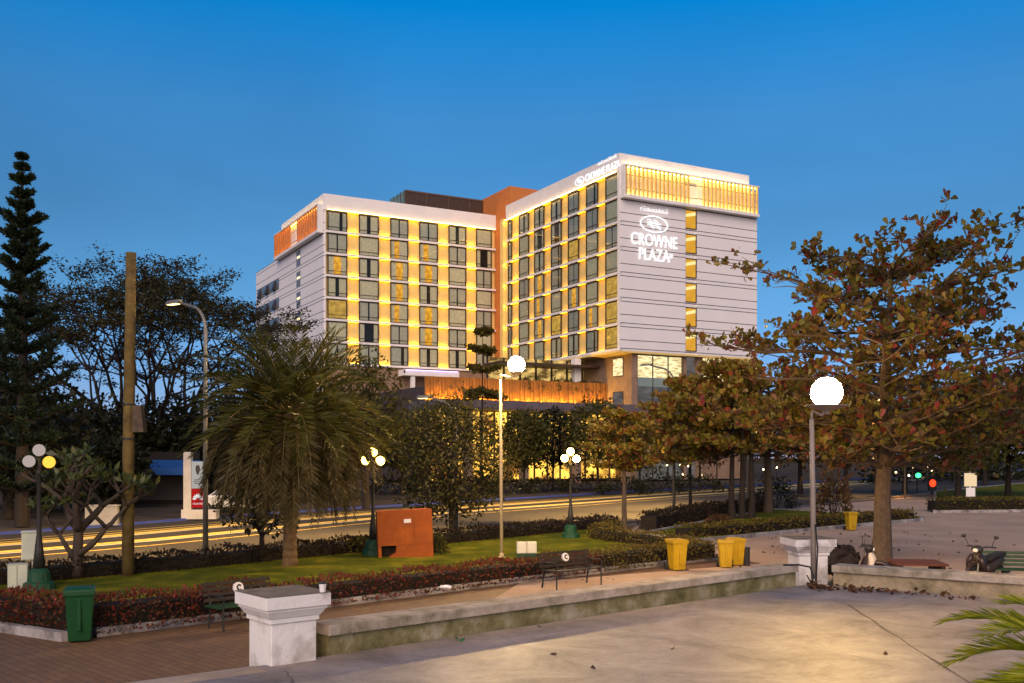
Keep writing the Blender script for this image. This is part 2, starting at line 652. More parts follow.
m_hedge_red = leaf_mat('red_hedge_leaves', [(0.15, 0.020, 0.014), (0.10, 0.026, 0.012), (0.06, 0.045, 0.014), (0.22, 0.030, 0.018), (0.075, 0.055, 0.014)], 0.2)
m_hedge_dark = leaf_mat('dark_hedge_leaves', [(0.030, 0.010, 0.008), (0.022, 0.020, 0.008), (0.035, 0.014, 0.009), (0.02, 0.026, 0.008)], 0.15)
m_hedge_green = leaf_mat('green_hedge_leaves', [(0.09, 0.08, 0.010), (0.13, 0.105, 0.014), (0.07, 0.05, 0.012), (0.11, 0.06, 0.014)], 0.2)
m_hedge_core = mat('hedge_twigs', (0.018, 0.013, 0.008), (0.010, 0.008, 0.005), 8, 0.95)
def hedge(line, w, h, m, label, z0=0.08, dens=420, leaf=0.07, seed=1, group=None):
    """clipped hedge along a line: twiggy core and a coat of small leaves"""
    rng = np.random.default_rng(seed)
    t = thing('clipped_hedge', label, 'hedge', (line[0][0], line[0][1], 0), 0, group)
    ox, oy = line[0]
    pts = resample(line, max(3, int(sum((Vector(line[i + 1]) - Vector(line[i])).length for i in range(len(line) - 1)) / 0.7)))
    loc = [(x - ox, y - oy) for x, y in pts]
    core = MB()
    wall_strip(core, loc, -w / 2 + 0.10, w / 2 - 0.10, z0, h - 0.10)
    for e in (0, -1):
        a, b = offset(loc, -w / 2 + 0.10)[e], offset(loc, w / 2 - 0.10)[e]
        core.add([(*a, z0), (*b, z0), (*b, h - .10), (*a, h - .10)], [(0, 1, 2, 3)])
    core.build('twigs', m_hedge_core, t)
    C, D = [], []
    for i in range(len(loc) - 1):
        a, b = Vector(loc[i]), Vector(loc[i + 1])
        ln = (b - a).length
        tx = (b - a).normalized()
        nx = Vector((-tx.y, tx.x))
        n = int(1.5 * dens * ln * (w + 2 * h) / 2.2)
        s = rng.random(n)
        q = rng.random(n) * (w + 2 * h)
        jit = rng.normal(size=(n, 4)) * 0.03
        wob = 0.05 * np.sin(2.1 * (i + s) + seed) + 0.03 * np.sin(5.3 * (i + s))
        for k in range(n):
            base = a + (b - a) * s[k]
            if q[k] < h:
                off, z, nr = -w / 2, q[k], (-nx.x, -nx.y, 0.35)
            elif q[k] < h + w:
                off, z, nr = q[k] - h - w / 2, h + wob[k], (0, 0, 1)
            else:
                off, z, nr = w / 2, q[k] - h - w, (nx.x, nx.y, 0.35)
            p = base + nx * (off + jit[k, 0])
            C.append((p.x, p.y, max(z0, z + jit[k, 1] - 0.03)))
            D.append((nr[0] + jit[k, 2] * 22, nr[1] + jit[k, 3] * 22, nr[2] + 0.2 + jit[k, 1] * 15))
    leaf_cloud('foliage', C, D, leaf * rng.uniform(0.7, 1.4, len(C)), 0.6, m, t, seed=seed)
    return t

hedge([(-11.6, 19.1), (-9.4, 18.95), (-8.6, 18.5), (-7.75, 17.95), (-7.0, 18.6), (-5.2, 20.4)], 0.85, 0.62, m_hedge_red, 'low red leaved hedge rounding the corner of the lawn behind the green bin', seed=2, dens=560)
hedge([(-5.2, 20.4), (-0.4, 25.2), (2.2, 27.7)], 0.75, 0.55, m_hedge_red, 'long dark red hedge along the kerb behind the white pillar', seed=3)
hedge([(2.2, 27.7), (6.1, 31.3)], 0.8, 0.58, m_hedge_green, 'olive green hedge piece between the iron bench and the yellow bins', seed=4)
hedge([(5.9, 32.0), (5.4, 34.4), (3.3, 38.2), (4.2, 42.0)], 0.8, 0.5, m_hedge_green, 'low bushy hedge turning back from the yellow bins towards the road', seed=5, dens=300)
hedge([(-16.0, 20.9), (-9.0, 28.2), (-3.3, 35.2), (1.4, 41.0), (4.5, 45.2)], 0.8, 0.52, m_hedge_dark, 'dark long hedge between the lawn and the road', seed=6, dens=260, leaf=0.09)
hedge([(6.6, 39.0), (9.6, 40.9), (15, 45.9), (20.0, 50.6)], 0.9, 0.5, m_hedge_green, 'long low hedge beside the plaza kerb behind the single yellow bin', seed=7, dens=220, leaf=0.1)
hedge([(5.9, 43.2), (10.6, 53.0), (14.6, 57.4)], 0.9, 0.75, m_hedge_dark, 'dark hedge at the road edge behind the round clipped bush', seed=8, dens=200, leaf=0.1)
hedge([(24.4, 58.2), (30, 58.9), (45, 61), (62, 64)], 1.0, 0.75, m_hedge_green, 'far low hedge across the grey plaza under the distant trees', seed=9, dens=110, leaf=0.14)

# ------------------------------------------------------------------ raised platform, walls, pillars
W0, W1, W2 = (-2.62, 11.62), (5.62, 18.9), (22.0, 7.4)
PE = (-12.5, 4.2)
plat = [(-2.9, 11.5), W1, W2, (22, -12), (-12.5, -12), PE]
def concrete_material():
    m = bpy.data.materials.new('weathered_concrete')
    m.use_nodes = True
    nt = m.node_tree
    b = nt.nodes['Principled BSDF']
    co = nt.nodes.new('ShaderNodeTexCoord')
    n1 = nt.nodes.new('ShaderNodeTexNoise')
    n1.inputs['Scale'].default_value = 0.9
    n1.inputs['Detail'].default_value = 8
    n1.inputs['Roughness'].default_value = 0.7
    n1.inputs['Distortion'].default_value = 0.6
    r1 = nt.nodes.new('ShaderNodeValToRGB')
    r1.color_ramp.elements[0].position = 0.30
    r1.color_ramp.elements[1].position = 0.70
    r1.color_ramp.elements[0].color = (0.105, 0.090, 0.084, 1)
    r1.color_ramp.elements[1].color = (0.36, 0.305, 0.275, 1)
    e = r1.color_ramp.elements.new(0.5)
    e.color = (0.245, 0.208, 0.19, 1)
    n2 = nt.nodes.new('ShaderNodeTexNoise')
    n2.inputs['Scale'].default_value = 14
    n2.inputs['Detail'].default_value = 9
    n2.inputs['Roughness'].default_value = 0.8
    r2 = nt.nodes.new('ShaderNodeValToRGB')
    r2.color_ramp.elements[0].color = (0.42, 0.42, 0.42, 1)
    r2.color_ramp.elements[1].color = (1.45, 1.45, 1.45, 1)
    mi = nt.nodes.new('ShaderNodeMix')
    mi.data_type = 'RGBA'
    mi.blend_type = 'MULTIPLY'
    mi.inputs[0].default_value = 1.0
    vo = nt.nodes.new('ShaderNodeTexVoronoi')
    vo.feature = 'DISTANCE_TO_EDGE'
    vo.inputs['Scale'].default_value = 0.22
    nd = nt.nodes.new('ShaderNodeTexNoise')
    nd.inputs['Scale'].default_value = 1.3
    nd.inputs['Detail'].default_value = 6
    ad = nt.nodes.new('ShaderNodeMix')
    ad.data_type = 'RGBA'
    ad.blend_type = 'ADD'
    ad.inputs[0].default_value = 0.55
    rc = nt.nodes.new('ShaderNodeValToRGB')
    rc.color_ramp.elements[0].position = 0.0
    rc.color_ramp.elements[0].color = (0.35, 0.33, 0.33, 1)
    rc.color_ramp.elements[1].position = 0.006
    rc.color_ramp.elements[1].color = (1, 1, 1, 1)
    m2 = nt.nodes.new('ShaderNodeMix')
    m2.data_type = 'RGBA'
    m2.blend_type = 'MULTIPLY'
    m2.inputs[0].default_value = 0.0
    bp = nt.nodes.new('ShaderNodeBump')
    bp.inputs['Strength'].default_value = 0.5
    bp.inputs['Distance'].default_value = 0.01
    rr = nt.nodes.new('ShaderNodeMapRange')
    rr.inputs['To Min'].default_value = 0.75
    rr.inputs['To Max'].default_value = 0.42
    L = nt.links.new
    for n in (n1, n2, nd):
        L(co.outputs['Object'], n.inputs['Vector'])
    L(n1.outputs['Fac'], r1.inputs[0])
    L(n2.outputs['Fac'], r2.inputs[0])
    L(r1.outputs[0], mi.inputs[6])
    L(r2.outputs[0], mi.inputs[7])
    L(co.outputs['Object'], ad.inputs[6])
    L(nd.outputs['Color'], ad.inputs[7])
    L(ad.outputs[2], vo.inputs['Vector'])
    L(vo.outputs['Distance'], rc.inputs[0])
    L(mi.outputs[2], m2.inputs[6])
    L(rc.outputs[0], m2.inputs[7])
    L(m2.outputs[2], b.inputs['Base Color'])
    L(n2.outputs['Fac'], bp.inputs['Height'])
    L(bp.outputs[0], b.inputs['Normal'])
    L(n1.outputs['Fac'], rr.inputs['Value'])
    L(rr.outputs[0], b.inputs['Roughness'])
    return m
pf = MB()
pf.prism(plat[::-1], 0.005, 0.8)
m_conc = concrete_material()
struct('platform', pf, m_conc)
jt = MB()
for (a, b, w) in (((5.45, 16.2), (4.70, 9.2), 0.025), ((-2.55, 11.2), (-1.9, 9.6), 0.018)):
    a, b = Vector(a), Vector(b)
    nrm = Vector((-(b - a).y, (b - a).x)).normalized() * w
    segs = 14
    L_, R_ = [], []
    for i in range(segs + 1):
        q = a.lerp(b, i / segs) + Vector((random.uniform(-1, 1), random.uniform(-1, 1))) * 0.02
        k = random.uniform(0.4, 1.2)
        L_.append(tuple(q + nrm * k))
        R_.append(tuple(q - nrm * k))
    strip(jt, L_, R_, 0.804)
struct('platform_joint', jt, mat('joint_dirt', (0.17, 0.14, 0.125), (0.09, 0.075, 0.07), 2.5, 0.95))
# stone border along the open edge of the platform
eb = MB()
ev = (Vector(PE) - Vector((-2.9, 11.5))).normalized()
en = Vector((-ev.y, ev.x))
e0, e1 = Vector((-2.95, 11.45)), Vector(PE)
eb.prism([tuple(e0 - en * .02), tuple(e0 + en * .34), tuple(e1 + en * .34), tuple(e1 - en * .02)][::1], 0.45, 0.806)
struct('platform_border', eb, mat('border_stone', (0.42, 0.33, 0.24), (0.30, 0.23, 0.17), 1.5, 0.8, 0.3, 20))

m_wall = mat('mossy_concrete', (0.085, 0.075, 0.022), (0.40, 0.35, 0.25), 2.0, 0.9, 0.8, 20, c3=(0.22, 0.19, 0.085), detail=8)
m_wallr = mat('buff_concrete', (0.42, 0.33, 0.22), (0.12, 0.10, 0.055), 2.0, 0.9, 0.8, 20, c3=(0.30, 0.235, 0.14), detail=8)
m_cope = mat('worn_coping', (0.48, 0.41, 0.34), (0.17, 0.145, 0.09), 2.4, 0.85, 0.7, 25, c3=(0.36, 0.30, 0.23), detail=8)
def low_wall(a, b, label, m, side):
    a, b = Vector(a), Vector(b)
    ln = (b - a).length
    t = thing('low_wall', label, 'wall', (a.x, a.y, 0), math.atan2((b - a).y, (b - a).x))
    w = MB()
    y0, y1 = (0.02, 0.34) if side > 0 else (-0.34, -0.02)
    w.box(0.02, ln, y0, y1, 0.0 if False else 0.004, 1.04)
    w.build('wall_body', m, t)
    c = MB()
    c.box(0.0, ln, y0 - 0.06, y1 + 0.06, 1.042, 1.175)
    c.build('coping', m_cope, t, bevel=0.012)
    return t
low_wall((-2.22, 12.05), (5.35, 18.80), 'long low mossy wall with flat coping between the two white pillars', m_wall, 1)
low_wall((6.0, 18.75), (22.0, 7.5), 'low buff wall with flat coping behind the palm fronds', m_wallr, 1)

def plaster_material():
    m = mat('stained_white_plaster', (0.80, 0.76, 0.70), (0.36, 0.31, 0.25), 1.4, 0.8, 0.4, 16, detail=10, c3=(0.76, 0.71, 0.65))
    return m
m_plaster = plaster_material()
m_captop = mat('lichen_cap', (0.11, 0.09, 0.07), (0.20, 0.165, 0.13), 5, 0.95, 0.6, 20)
m_plaster_worn = mat('flaked_white_plaster', (0.74, 0.70, 0.68), (0.22, 0.19, 0.17), 3.0, 0.85, 0.4, 16, c3=(0.68, 0.63, 0.60), detail=8)
def pillar(x, y, rz, label, worn=False):
    t = thing('pillar', label, 'pillar', (x, y, 0.8), rz)
    mw = m_plaster_worn if worn else m_plaster
    def sq(h):
        return [(-h, -h), (h, -h), (h, h), (-h, h)]
    b = MB()
    b.prism(sq(0.29), -0.79, 0.48)
    b.build('shaft', m_plaster, t, bevel=0.012)
    f = MB()
    f.hexa(sq(0.315), 0.482, sq(0.315), 0.54)
    f.hexa(sq(0.325), 0.541, sq(0.375), 0.62)
    f.hexa(sq(0.385), 0.621, sq(0.385), 0.655)
    f.build('moulding', mw, t, bevel=0.006)
    c = MB()
    c.prism(sq(0.415), 0.657, 0.80)
    c.slot = 1
    c.prism(sq(0.412), 0.802, 0.815)
    c.build('cap', [mw, m_captop], t, bevel=0.01)
    return t
pillar(-2.72, 11.86, R(40), 'square white plaster pillar with lichen topped cap, nearest to the camera')
pillar(5.84, 19.75, R(6), 'flaked white pillar behind the platform lamp where the two walls meet', True)

# ------------------------------------------------------------------ hotel
CX, CY = 14.0, 129.4
UA = math.atan2(0.477, 0.879)
cu, su = math.cos(UA), math.sin(UA)
hotel = thing('hotel', 'tall white and yellow lit hotel of two wings across the road', 'hotel', (CX, CY, -0.05), UA)
def u_of(px, v):
    k = (px - 512) / 1000
    return (k * (CY + cu * v) - CX + su * v) / (cu - su * k)
def v_of(px, u):
    k = (px - 512) / 1000
    return (CX + cu * u - k * (CY + su * u)) / (su + cu * k)
def z_of(py, u, v):
    return 3.25 + (457 - py) / 1000 * (CY + su * u + cu * v)
def hbox(name, m, *boxes, label=None, bevel=0):
    b = MB()
    for q in boxes:
        b.box(*q)
    o = b.build(name, m, hotel, bevel=bevel)
    if label:
        o['label'] = label
    return o
LV = 37.6                                    # line of the left wing's window front
LU0 = u_of(323.5, LV)                        # its outer corner
ZT, PITCH, SL = 37.05, 3.3, 0.17
def seam_material():
    """white cladding with dark open joints, three unequal ones per storey"""
    m = bpy.data.materials.new('white_cladding')
    m.use_nodes = True
    nt = m.node_tree
    b = nt.nodes['Principled BSDF']
    b.inputs['Roughness'].default_value = 0.55
    co = nt.nodes.new('ShaderNodeTexCoord')
    sp = nt.nodes.new('ShaderNodeSeparateXYZ')
    nt.links.new(co.outputs['Object'], sp.inputs[0])
    md = nt.nodes.new('ShaderNodeMath')
    md.operation = 'FLOORED_MODULO'
    md.inputs[1].default_value = PITCH
    nt.links.new(sp.outputs['Z'], md.inputs[0])
    acc = None
    for off in (0.35, 0.85, 1.95):
        c = nt.nodes.new('ShaderNodeMath')
        c.operation = 'COMPARE'
        c.inputs[1].default_value = off
        c.inputs[2].default_value = 0.05
        nt.links.new(md.outputs[0], c.inputs[0])
        if acc is None:
            acc = c
        else:
            a = nt.nodes.new('ShaderNodeMath')
            a.operation = 'MAXIMUM'
            nt.links.new(acc.outputs[0], a.inputs[0])
            nt.links.new(c.outputs[0], a.inputs[1])
            acc = a
    n = nt.nodes.new('ShaderNodeTexNoise')
    n.inputs['Scale'].default_value = 0.25
    n.inputs['Detail'].default_value = 5
    r = nt.nodes.new('ShaderNodeValToRGB')
    r.color_ramp.elements[0].color = (0.70, 0.67, 0.65, 1)
    r.color_ramp.elements[1].color = (0.82, 0.78, 0.76, 1)
    nt.links.new(co.outputs['Object'], n.inputs['Vector'])
    nt.links.new(n.outputs['Fac'], r.inputs[0])
    mi = nt.nodes.new('ShaderNodeMix')
    mi.data_type = 'RGBA'
    nt.links.new(acc.outputs[0], mi.inputs[0])
    nt.links.new(r.outputs[0], mi.inputs[6])
    mi.inputs[7].default_value = (0.06, 0.055, 0.055, 1)
    nt.links.new(mi.outputs[2], b.inputs['Base Color'])
    return m
m_clad = seam_material()
ZB = ZT - 6 * PITCH                           # underside slab of the guest floors
RW = u_of(757, 0)                             # right wing's end wall width
RV = v_of(506.7, 0)                           # and length of its window front
PT = 42.6                                     # parapet top
# bodies
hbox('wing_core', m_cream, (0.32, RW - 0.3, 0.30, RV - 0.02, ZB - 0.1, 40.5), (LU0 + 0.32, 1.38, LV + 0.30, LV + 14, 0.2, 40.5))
st0, st1 = u_of(685.6, 0), u_of(697.0, 0)
hbox('end_wall', m_clad, (0.0, st0, 0.0, 0.298, ZB - SL, 40.4), (st1, RW, 0.0, 0.298, ZB - SL, 40.4), (st0, st1, 0.22, 0.298, ZB - SL, 40.4))
SV = v_of(281, LU0)
EV = v_of(256, LU0)
EZ = z_of(273, LU0, EV)
hbox('end_wall', m_clad, (LU0, LU0 + 0.318, LV + 0.0, SV, 0.2, 40.4), (LU0 + 0.02, 1.2, SV + 0.002, EV, 0.2, EZ))
hbox('roof_parapet', m_white,
     (-0.16, 0.25, -0.02, RV, 40.25, PT), (0.252, u_of(749, 0), -0.02, 0.35, 40.25, PT),
     (u_of(749, 0) - 0.3, u_of(749, 0) - 0.002, 0.352, RV, 40.5, PT), (0.252, u_of(749, 0) - 0.31, 0.36, RV, 41.6, 41.75),
     (LU0 - 0.02, 1.39, LV - 0.16, LV + 0.25, 40.25, PT), (LU0 - 0.02, LU0 + 0.33, LV + 0.252, SV - 0.4, 40.4, PT),
     (LU0 + 0.34, 1.39, LV + 0.26, LV + 14, 41.6, 41.75))
# floor slabs
sb = MB()
for k in range(7):
    z = ZT - PITCH * k
    sb.box(-0.16, 0.318, 0.0, RV, z - SL, z + SL - 0.02)
    sb.box(LU0 - 0.02 + 0.34, 1.39, LV - 0.16, LV + 0.298, z - SL, z + SL - 0.02)
sb.build('floor_slab', m_white, hotel)
hbox('corner_pier', m_white, (-0.10, 0.318, 0.002, v_of(617.9, 0), ZB, 40.25), (LU0 + 0.322, u_of(325.0, LV), LV - 0.10, LV + 0.298, ZB, 40.25))

# windows: frame with rail, pane and curtains
m_curt = mat('sheer_curtain', (0.78, 0.68, 0.44), (0.58, 0.50, 0.32), 2.5, 0.9, emit=0.12)  # faint room light put into the curtain materials as a glow
m_curt_blue = mat('cool_sheer_curtain', (0.68, 0.62, 0.46), (0.50, 0.46, 0.34), 2.5, 0.9, emit=0.07)
m_room_dark = mat('dim_room', (0.05, 0.04, 0.03), (0.02, 0.016, 0.012), 1.5, 0.9)
m_room_lit = emit_mat('lamplit_room', (1.0, 0.50, 0.05), 1.15, (0.55, 0.20, 0.012), 1.4)
m_curt_lit = emit_mat('lamplit_curtain', (0.95, 0.55, 0.10), 0.75, (0.55, 0.30, 0.05), 1.2)
def window_meshes(w, h, kind):
    """meshes in local x (width), y (depth into the wall), z"""
    t = 0.15
    f = MB()
    f.box(-w / 2, -w / 2 + t, 0, 0.16, 0, h)
    f.box(w / 2 - t, w / 2, 0, 0.16, 0, h)
    f.box(-w / 2 + t, w / 2 - t, 0, 0.16, 0, t)
    f.box(-w / 2 + t, w / 2 - t, 0, 0.16, h - t, h)
    f.box(-w / 2 + t, w / 2 - t, -0.03, 0.04, 0.58, 0.66)
    f.slot = 1
    f.add([(-w / 2 + t, .17, t), (w / 2 - t, .17, t), (w / 2 - t, .17, h - t), (-w / 2 + t, .17, h - t)], [(0, 1, 2, 3)])
    p = MB()
    p.add([(-w / 2 + t, .05, t), (w / 2 - t, .05, t), (w / 2 - t, .05, h - t), (-w / 2 + t, .05, h - t)], [(0, 1, 2, 3)])
    c = MB()
    x0, x1 = -w / 2 + t, w / 2 - t
    W = x1 - x0
    gaps = {'closed': [(0, 1)], 'mid': [(0, .40), (.60, 1)], 'narrow': [(0, .46), (.54, 1)], 'side': [(0, .62), (.80, 1)], 'lit': [(0, .30), (.72, 1)], 'litside': [(0, .2), (.5, 1)], 'litall': [(0, 1)], 'open': [(0, .25), (.78, 1)]}[kind]
    for a, b in gaps:
        n = max(4, int((b - a) * W / 0.12))
        vs, fs = [], []
        for i in range(n + 1):
            x = x0 + W * (a + (b - a) * i / n)
            y = 0.12 + (0.03 if i % 2 else 0.0)
            vs += [(x, y, t), (x, y, h - t)]
        fs = [(2 * i, 2 * i + 2, 2 * i + 3, 2 * i + 1) for i in range(n)]
        c.add(vs, fs)
    lit = kind.startswith('lit')
    return (f.mesh('window', [m_frame, m_room_lit if lit else m_room_dark]), p.mesh('pane', m_glass),
            c.mesh('curtain', m_curt_lit if kind == 'litall' else (m_curt_blue if kind in ('narrow', 'side') else m_curt)))
WM = {}
def window(w, h, kind, x, y, z, rz):
    key = (round(w, 2), round(h, 2), kind)
    if key not in WM:
        WM[key] = window_meshes(w, h, kind)
    f, p, c = WM[key]
    o = link('window', f, hotel, (x, y, z), rz)
    link('pane', p, o)
    link('curtain', c, o)
    return o
rw = random.Random(5)
WH = PITCH - 2 * SL
# the left wing, columns left to right by rows top to bottom (d dark, l lit, s ...)
KL = {'m': 'mid', 'c': 'closed', 'n': 'narrow', 's': 'side', 'l': 'lit', 'k': 'litside', 'a': 'litall', 'o': 'open'}
rows_left = ['nmnnmc', 'ncllcn', 'lmllcn', 'mcllnc', 'ankncc', 'cnnlcc', 'nnnnmn']
rows_left = ['smnnmc', 'nckkno', 'lmllcn', 'mclmnc', 'anklcn', 'conlnc', 'nnsmmn']
colsL = [(327.8, 347.5), (359.3, 379.1), (390.7, 408.6), (419.7, 438.2), (449, 466.6), (476.6, 492.0)]
spansL = [(u_of(a, LV), u_of(b, LV)) for a, b in colsL]
for r in range(7):
    z = ZT - PITCH * r + SL - 0.018
    for i, (a, b) in enumerate(spansL):
        window(b - a, WH, KL[rows_left[r][i]], (a + b) / 2, LV + 0.08, z, 0)
rows_right = ['cmmncsm', 'cncoccc', 'cccalcc', 'ccccccc', 'ccmccca', 'cckaccl', 'ccccmma']
rows_right = ['cmmmnsc', 'ccoonnc', 'ccmsacn', 'cnlsncc', 'cckclca', 'nclanka', 'cccmmsa']
colsR = [(507.8, 511.2), (518.6, 528.1), (533.9, 543.4), (550.6, 560.8), (567.6, 578.2), (585.7, 597.2), (605.05, 617.7)]
spansR = [(v_of(b, 0.06), v_of(a, 0.06)) for a, b in colsR]
for r in range(7):
    z = ZT - PITCH * r + SL - 0.018
    for i, (a, b) in enumerate(spansR):
        window(b - a, WH, KL[rows_right[r][i]], 0.08, (a + b) / 2, z, -PI / 2)
# lit niches between the windows: light strips under each slab
m_led = emit_mat('niche_light', (1.0, 0.46, 0.01), 6.0)
m_led_up = emit_mat('niche_uplight', (1.0, 0.46, 0.012), 22)
m_led_hi = emit_mat('bright_niche_light', (1.0, 0.48, 0.012), 9.0)
m_led_hi_up = emit_mat('bright_niche_uplight', (1.0, 0.48, 0.015), 60)
def led(a, b, wing, m, mu):
    w = (b - a) - 0.3
    tb, ub = MB(), MB()
    tb.box(-w / 2, w / 2, -0.12, 0.10, -0.05, 0)
    ub.box(-w / 2, w / 2, -0.03, 0.06, 0, 0.03)
    tm, um = tb.mesh('niche_light', m), ub.mesh('niche_uplight', mu)
    for r in range(7):
        z = ZT - PITCH * r
        p = ((a + b) / 2, LV) if wing == 'L' else (0.0, (a + b) / 2)
        rz = 0 if wing == 'L' else -PI / 2
        link('niche_light', tm, hotel, (*p, z + PITCH - SL - 0.003), rz)
        link('niche_uplight', um, hotel, (*p, z + SL - 0.018), rz)
for i in range(5):
    led(spansL[i][1], spansL[i + 1][0], 'L', m_led_hi, m_led_hi_up)
for i in range(1, 6):
    led(spansR[i + 1][1], spansR[i][0], 'R', m_led, m_led_up)
led(spansR[1][1], spansR[0][0], 'R', m_led_hi, m_led_hi_up)
# outer end of the window front: cream fin wall standing proud
fe0, fe1 = RV + 0.002, v_of(500.4, -0.3)
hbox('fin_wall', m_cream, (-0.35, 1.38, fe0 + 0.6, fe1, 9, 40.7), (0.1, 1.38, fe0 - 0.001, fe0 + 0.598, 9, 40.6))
for r in range(7):
    hbox('fin_light', m_led_hi_up, (-0.30, -0.22, fe0 + 0.1, fe0 + 0.5, ZT - PITCH * r + 2.9, ZT - PITCH * r + 2.95))
# orange stair tower between the wings, dark plant screen on the roof
hbox('stair_tower', m_orange, (1.4, 13.0, fe1 + 0.02, LV + 5.0, 0.2, 46.3))
RB0 = u_of(405, 42)
rb = MB()
rb.box(RB0, 1.39, 42, 48, 41.76, 46.0)
rb.build('plant_room', m_darkbrown, hotel)
rj = MB()
for px in (426.5, 448.5, 469.5):
    u_ = u_of(px, 42)
    rj.box(u_ - 0.06, u_ + 0.06, 41.93, 41.998, 41.8, 46.0)
rj.box(RB0 - 0.05, 1.39, 41.9, 41.93, 45.85, 46.1)
rj.build('panel_joint', mat('bronze_trim', (0.12, 0.075, 0.05), None, rough=0.5), hotel)
gl = MB()
gl.box(RB0 - 0.12, RB0 - 0.002, 42.05, 47.9, 42.2, 45.9)
gl.build('glass_screen', mat('green_glass', (0.16, 0.24, 0.20), (0.10, 0.17, 0.15), 0.5, 0.15), hotel)
gm = MB()
for i in range(5):
    gm.box(RB0 - 0.18, RB0 - 0.122, 42.0 + 1.47 * i, 42.12 + 1.47 * i, 42.2, 46.0)
gm.build('glazing_bar', m_darkbrown, hotel)

# slatted screens round the top floor of both end walls
m_slat_lit = mat('gold_slat', (0.72, 0.50, 0.16), (0.62, 0.42, 0.12), 2, 0.55)
m_slat_wood = mat('timber_slat', (0.46, 0.17, 0.045), (0.36, 0.13, 0.035), 2, 0.6)
fz0, fz1 = ZT - 0.02, 41.0
fx1 = u_of(759.4, -0.9)
fb = MB()
fb.box(0.02, fx1, -0.95, -0.022, fz0 - 0.30, fz0 + 0.10)
fb.box(0.06, fx1 + 0.05, -0.95, -0.024, fz1 - 0.16, fz1)
fb.box(0.06, 0.22, -0.90, -0.024, fz0 + 0.102, fz1 - 0.162)
fb.build('screen_frame', m_white, hotel)
sl = MB()
n_sl = 34
for i in range(n_sl):
    u_ = 0.45 + (fx1 - 0.7) * i / (n_sl - 1)
    if st0 - 0.1 < u_ < st1 + 0.3:
        if len(sl.v):
            sl.build('screen_slats', m_slat_lit, hotel)
            sl = MB()
        continue
    sl.box(u_ - 0.09, u_ + 0.09, -0.86, -0.58, fz0 + 0.102, fz1 - 0.162)
sl.build('screen_slats', m_slat_lit, hotel)
hbox('screen_light', emit_mat('screen_light_glow', (1.0, 0.62, 0.10), 42), (0.4, fx1 - 0.3, -0.40, -0.30, fz1 - 0.24, fz1 - 0.17), (0.4, fx1 - 0.3, -0.40, -0.30, fz0 + 0.104, fz0 + 0.17))
hbox('cove_light', emit_mat('cove_glow', (1.0, 0.74, 0.36), 22), (0.4, u_of(749, 0) - 0.3, -0.62, -0.55, fz1 + 0.02, fz1 + 0.07))
hbox('cove_light', emit_mat('front_cove_glow', (1.0, 0.64, 0.22), 14), (-0.46, -0.38, 0.5, RV - 0.3, 40.20, 40.26))
lb0 = v_of(273.7, LU0 - 0.9)
fb = MB()
fb.box(LU0 - 0.95, LU0 - 0.022, LV + 0.0, lb0, fz0 - 0.30, fz0 + 0.10)
fb.box(LU0 - 0.95, LU0 - 0.024, LV + 0.04, lb0 + .05, fz1 - 0.16, fz1)
fb.box(LU0 - 0.90, LU0 - 0.024, LV + 0.04, LV + 0.22, fz0 + 0.102, fz1 - 0.162)
fb.build('screen_frame', m_white, hotel)
sl = MB()
n_sl = 22
wv0, wv1 = v_of(300.5, LU0), v_of(296.5, LU0)
for i in range(n_sl):
    v_ = LV + 0.5 + (lb0 - LV - 0.7) * i / (n_sl - 1)
    if wv0 - 0.2 < v_ < wv1 + 0.2:
        if len(sl.v):
            sl.build('screen_slats', m_slat_wood, hotel)
            sl = MB()
        continue
    sl.box(LU0 - 0.88, LU0 - 0.62, v_ - 0.10, v_ + 0.10, fz0 + 0.102, fz1 - 0.162)
sl.build('screen_slats', m_slat_wood, hotel)
hbox('screen_light', emit_mat('screen_light_warm', (1.0, 0.45, 0.08), 16), (LU0 - 0.45, LU0 - 0.35, LV + 0.5, lb0 - 0.3, fz1 - 0.24, fz1 - 0.17), (LU0 - 0.45, LU0 - 0.35, LV + 0.5, lb0 - 0.3, fz0 + 0.104, fz0 + 0.16))
hbox('cove_light', emit_mat('side_cove_glow', (1.0, 0.66, 0.16), 14), (LU0 - 0.62, LU0 - 0.55, LV + 0.3, lb0 - 0.3, fz1 + 0.02, fz1 + 0.07))
hbox('cove_light', emit_mat('left_cove_glow', (1.0, 0.66, 0.22), 10), (LU0 + 0.5, 1.2, LV - 0.46, LV - 0.38, 40.20, 40.26))

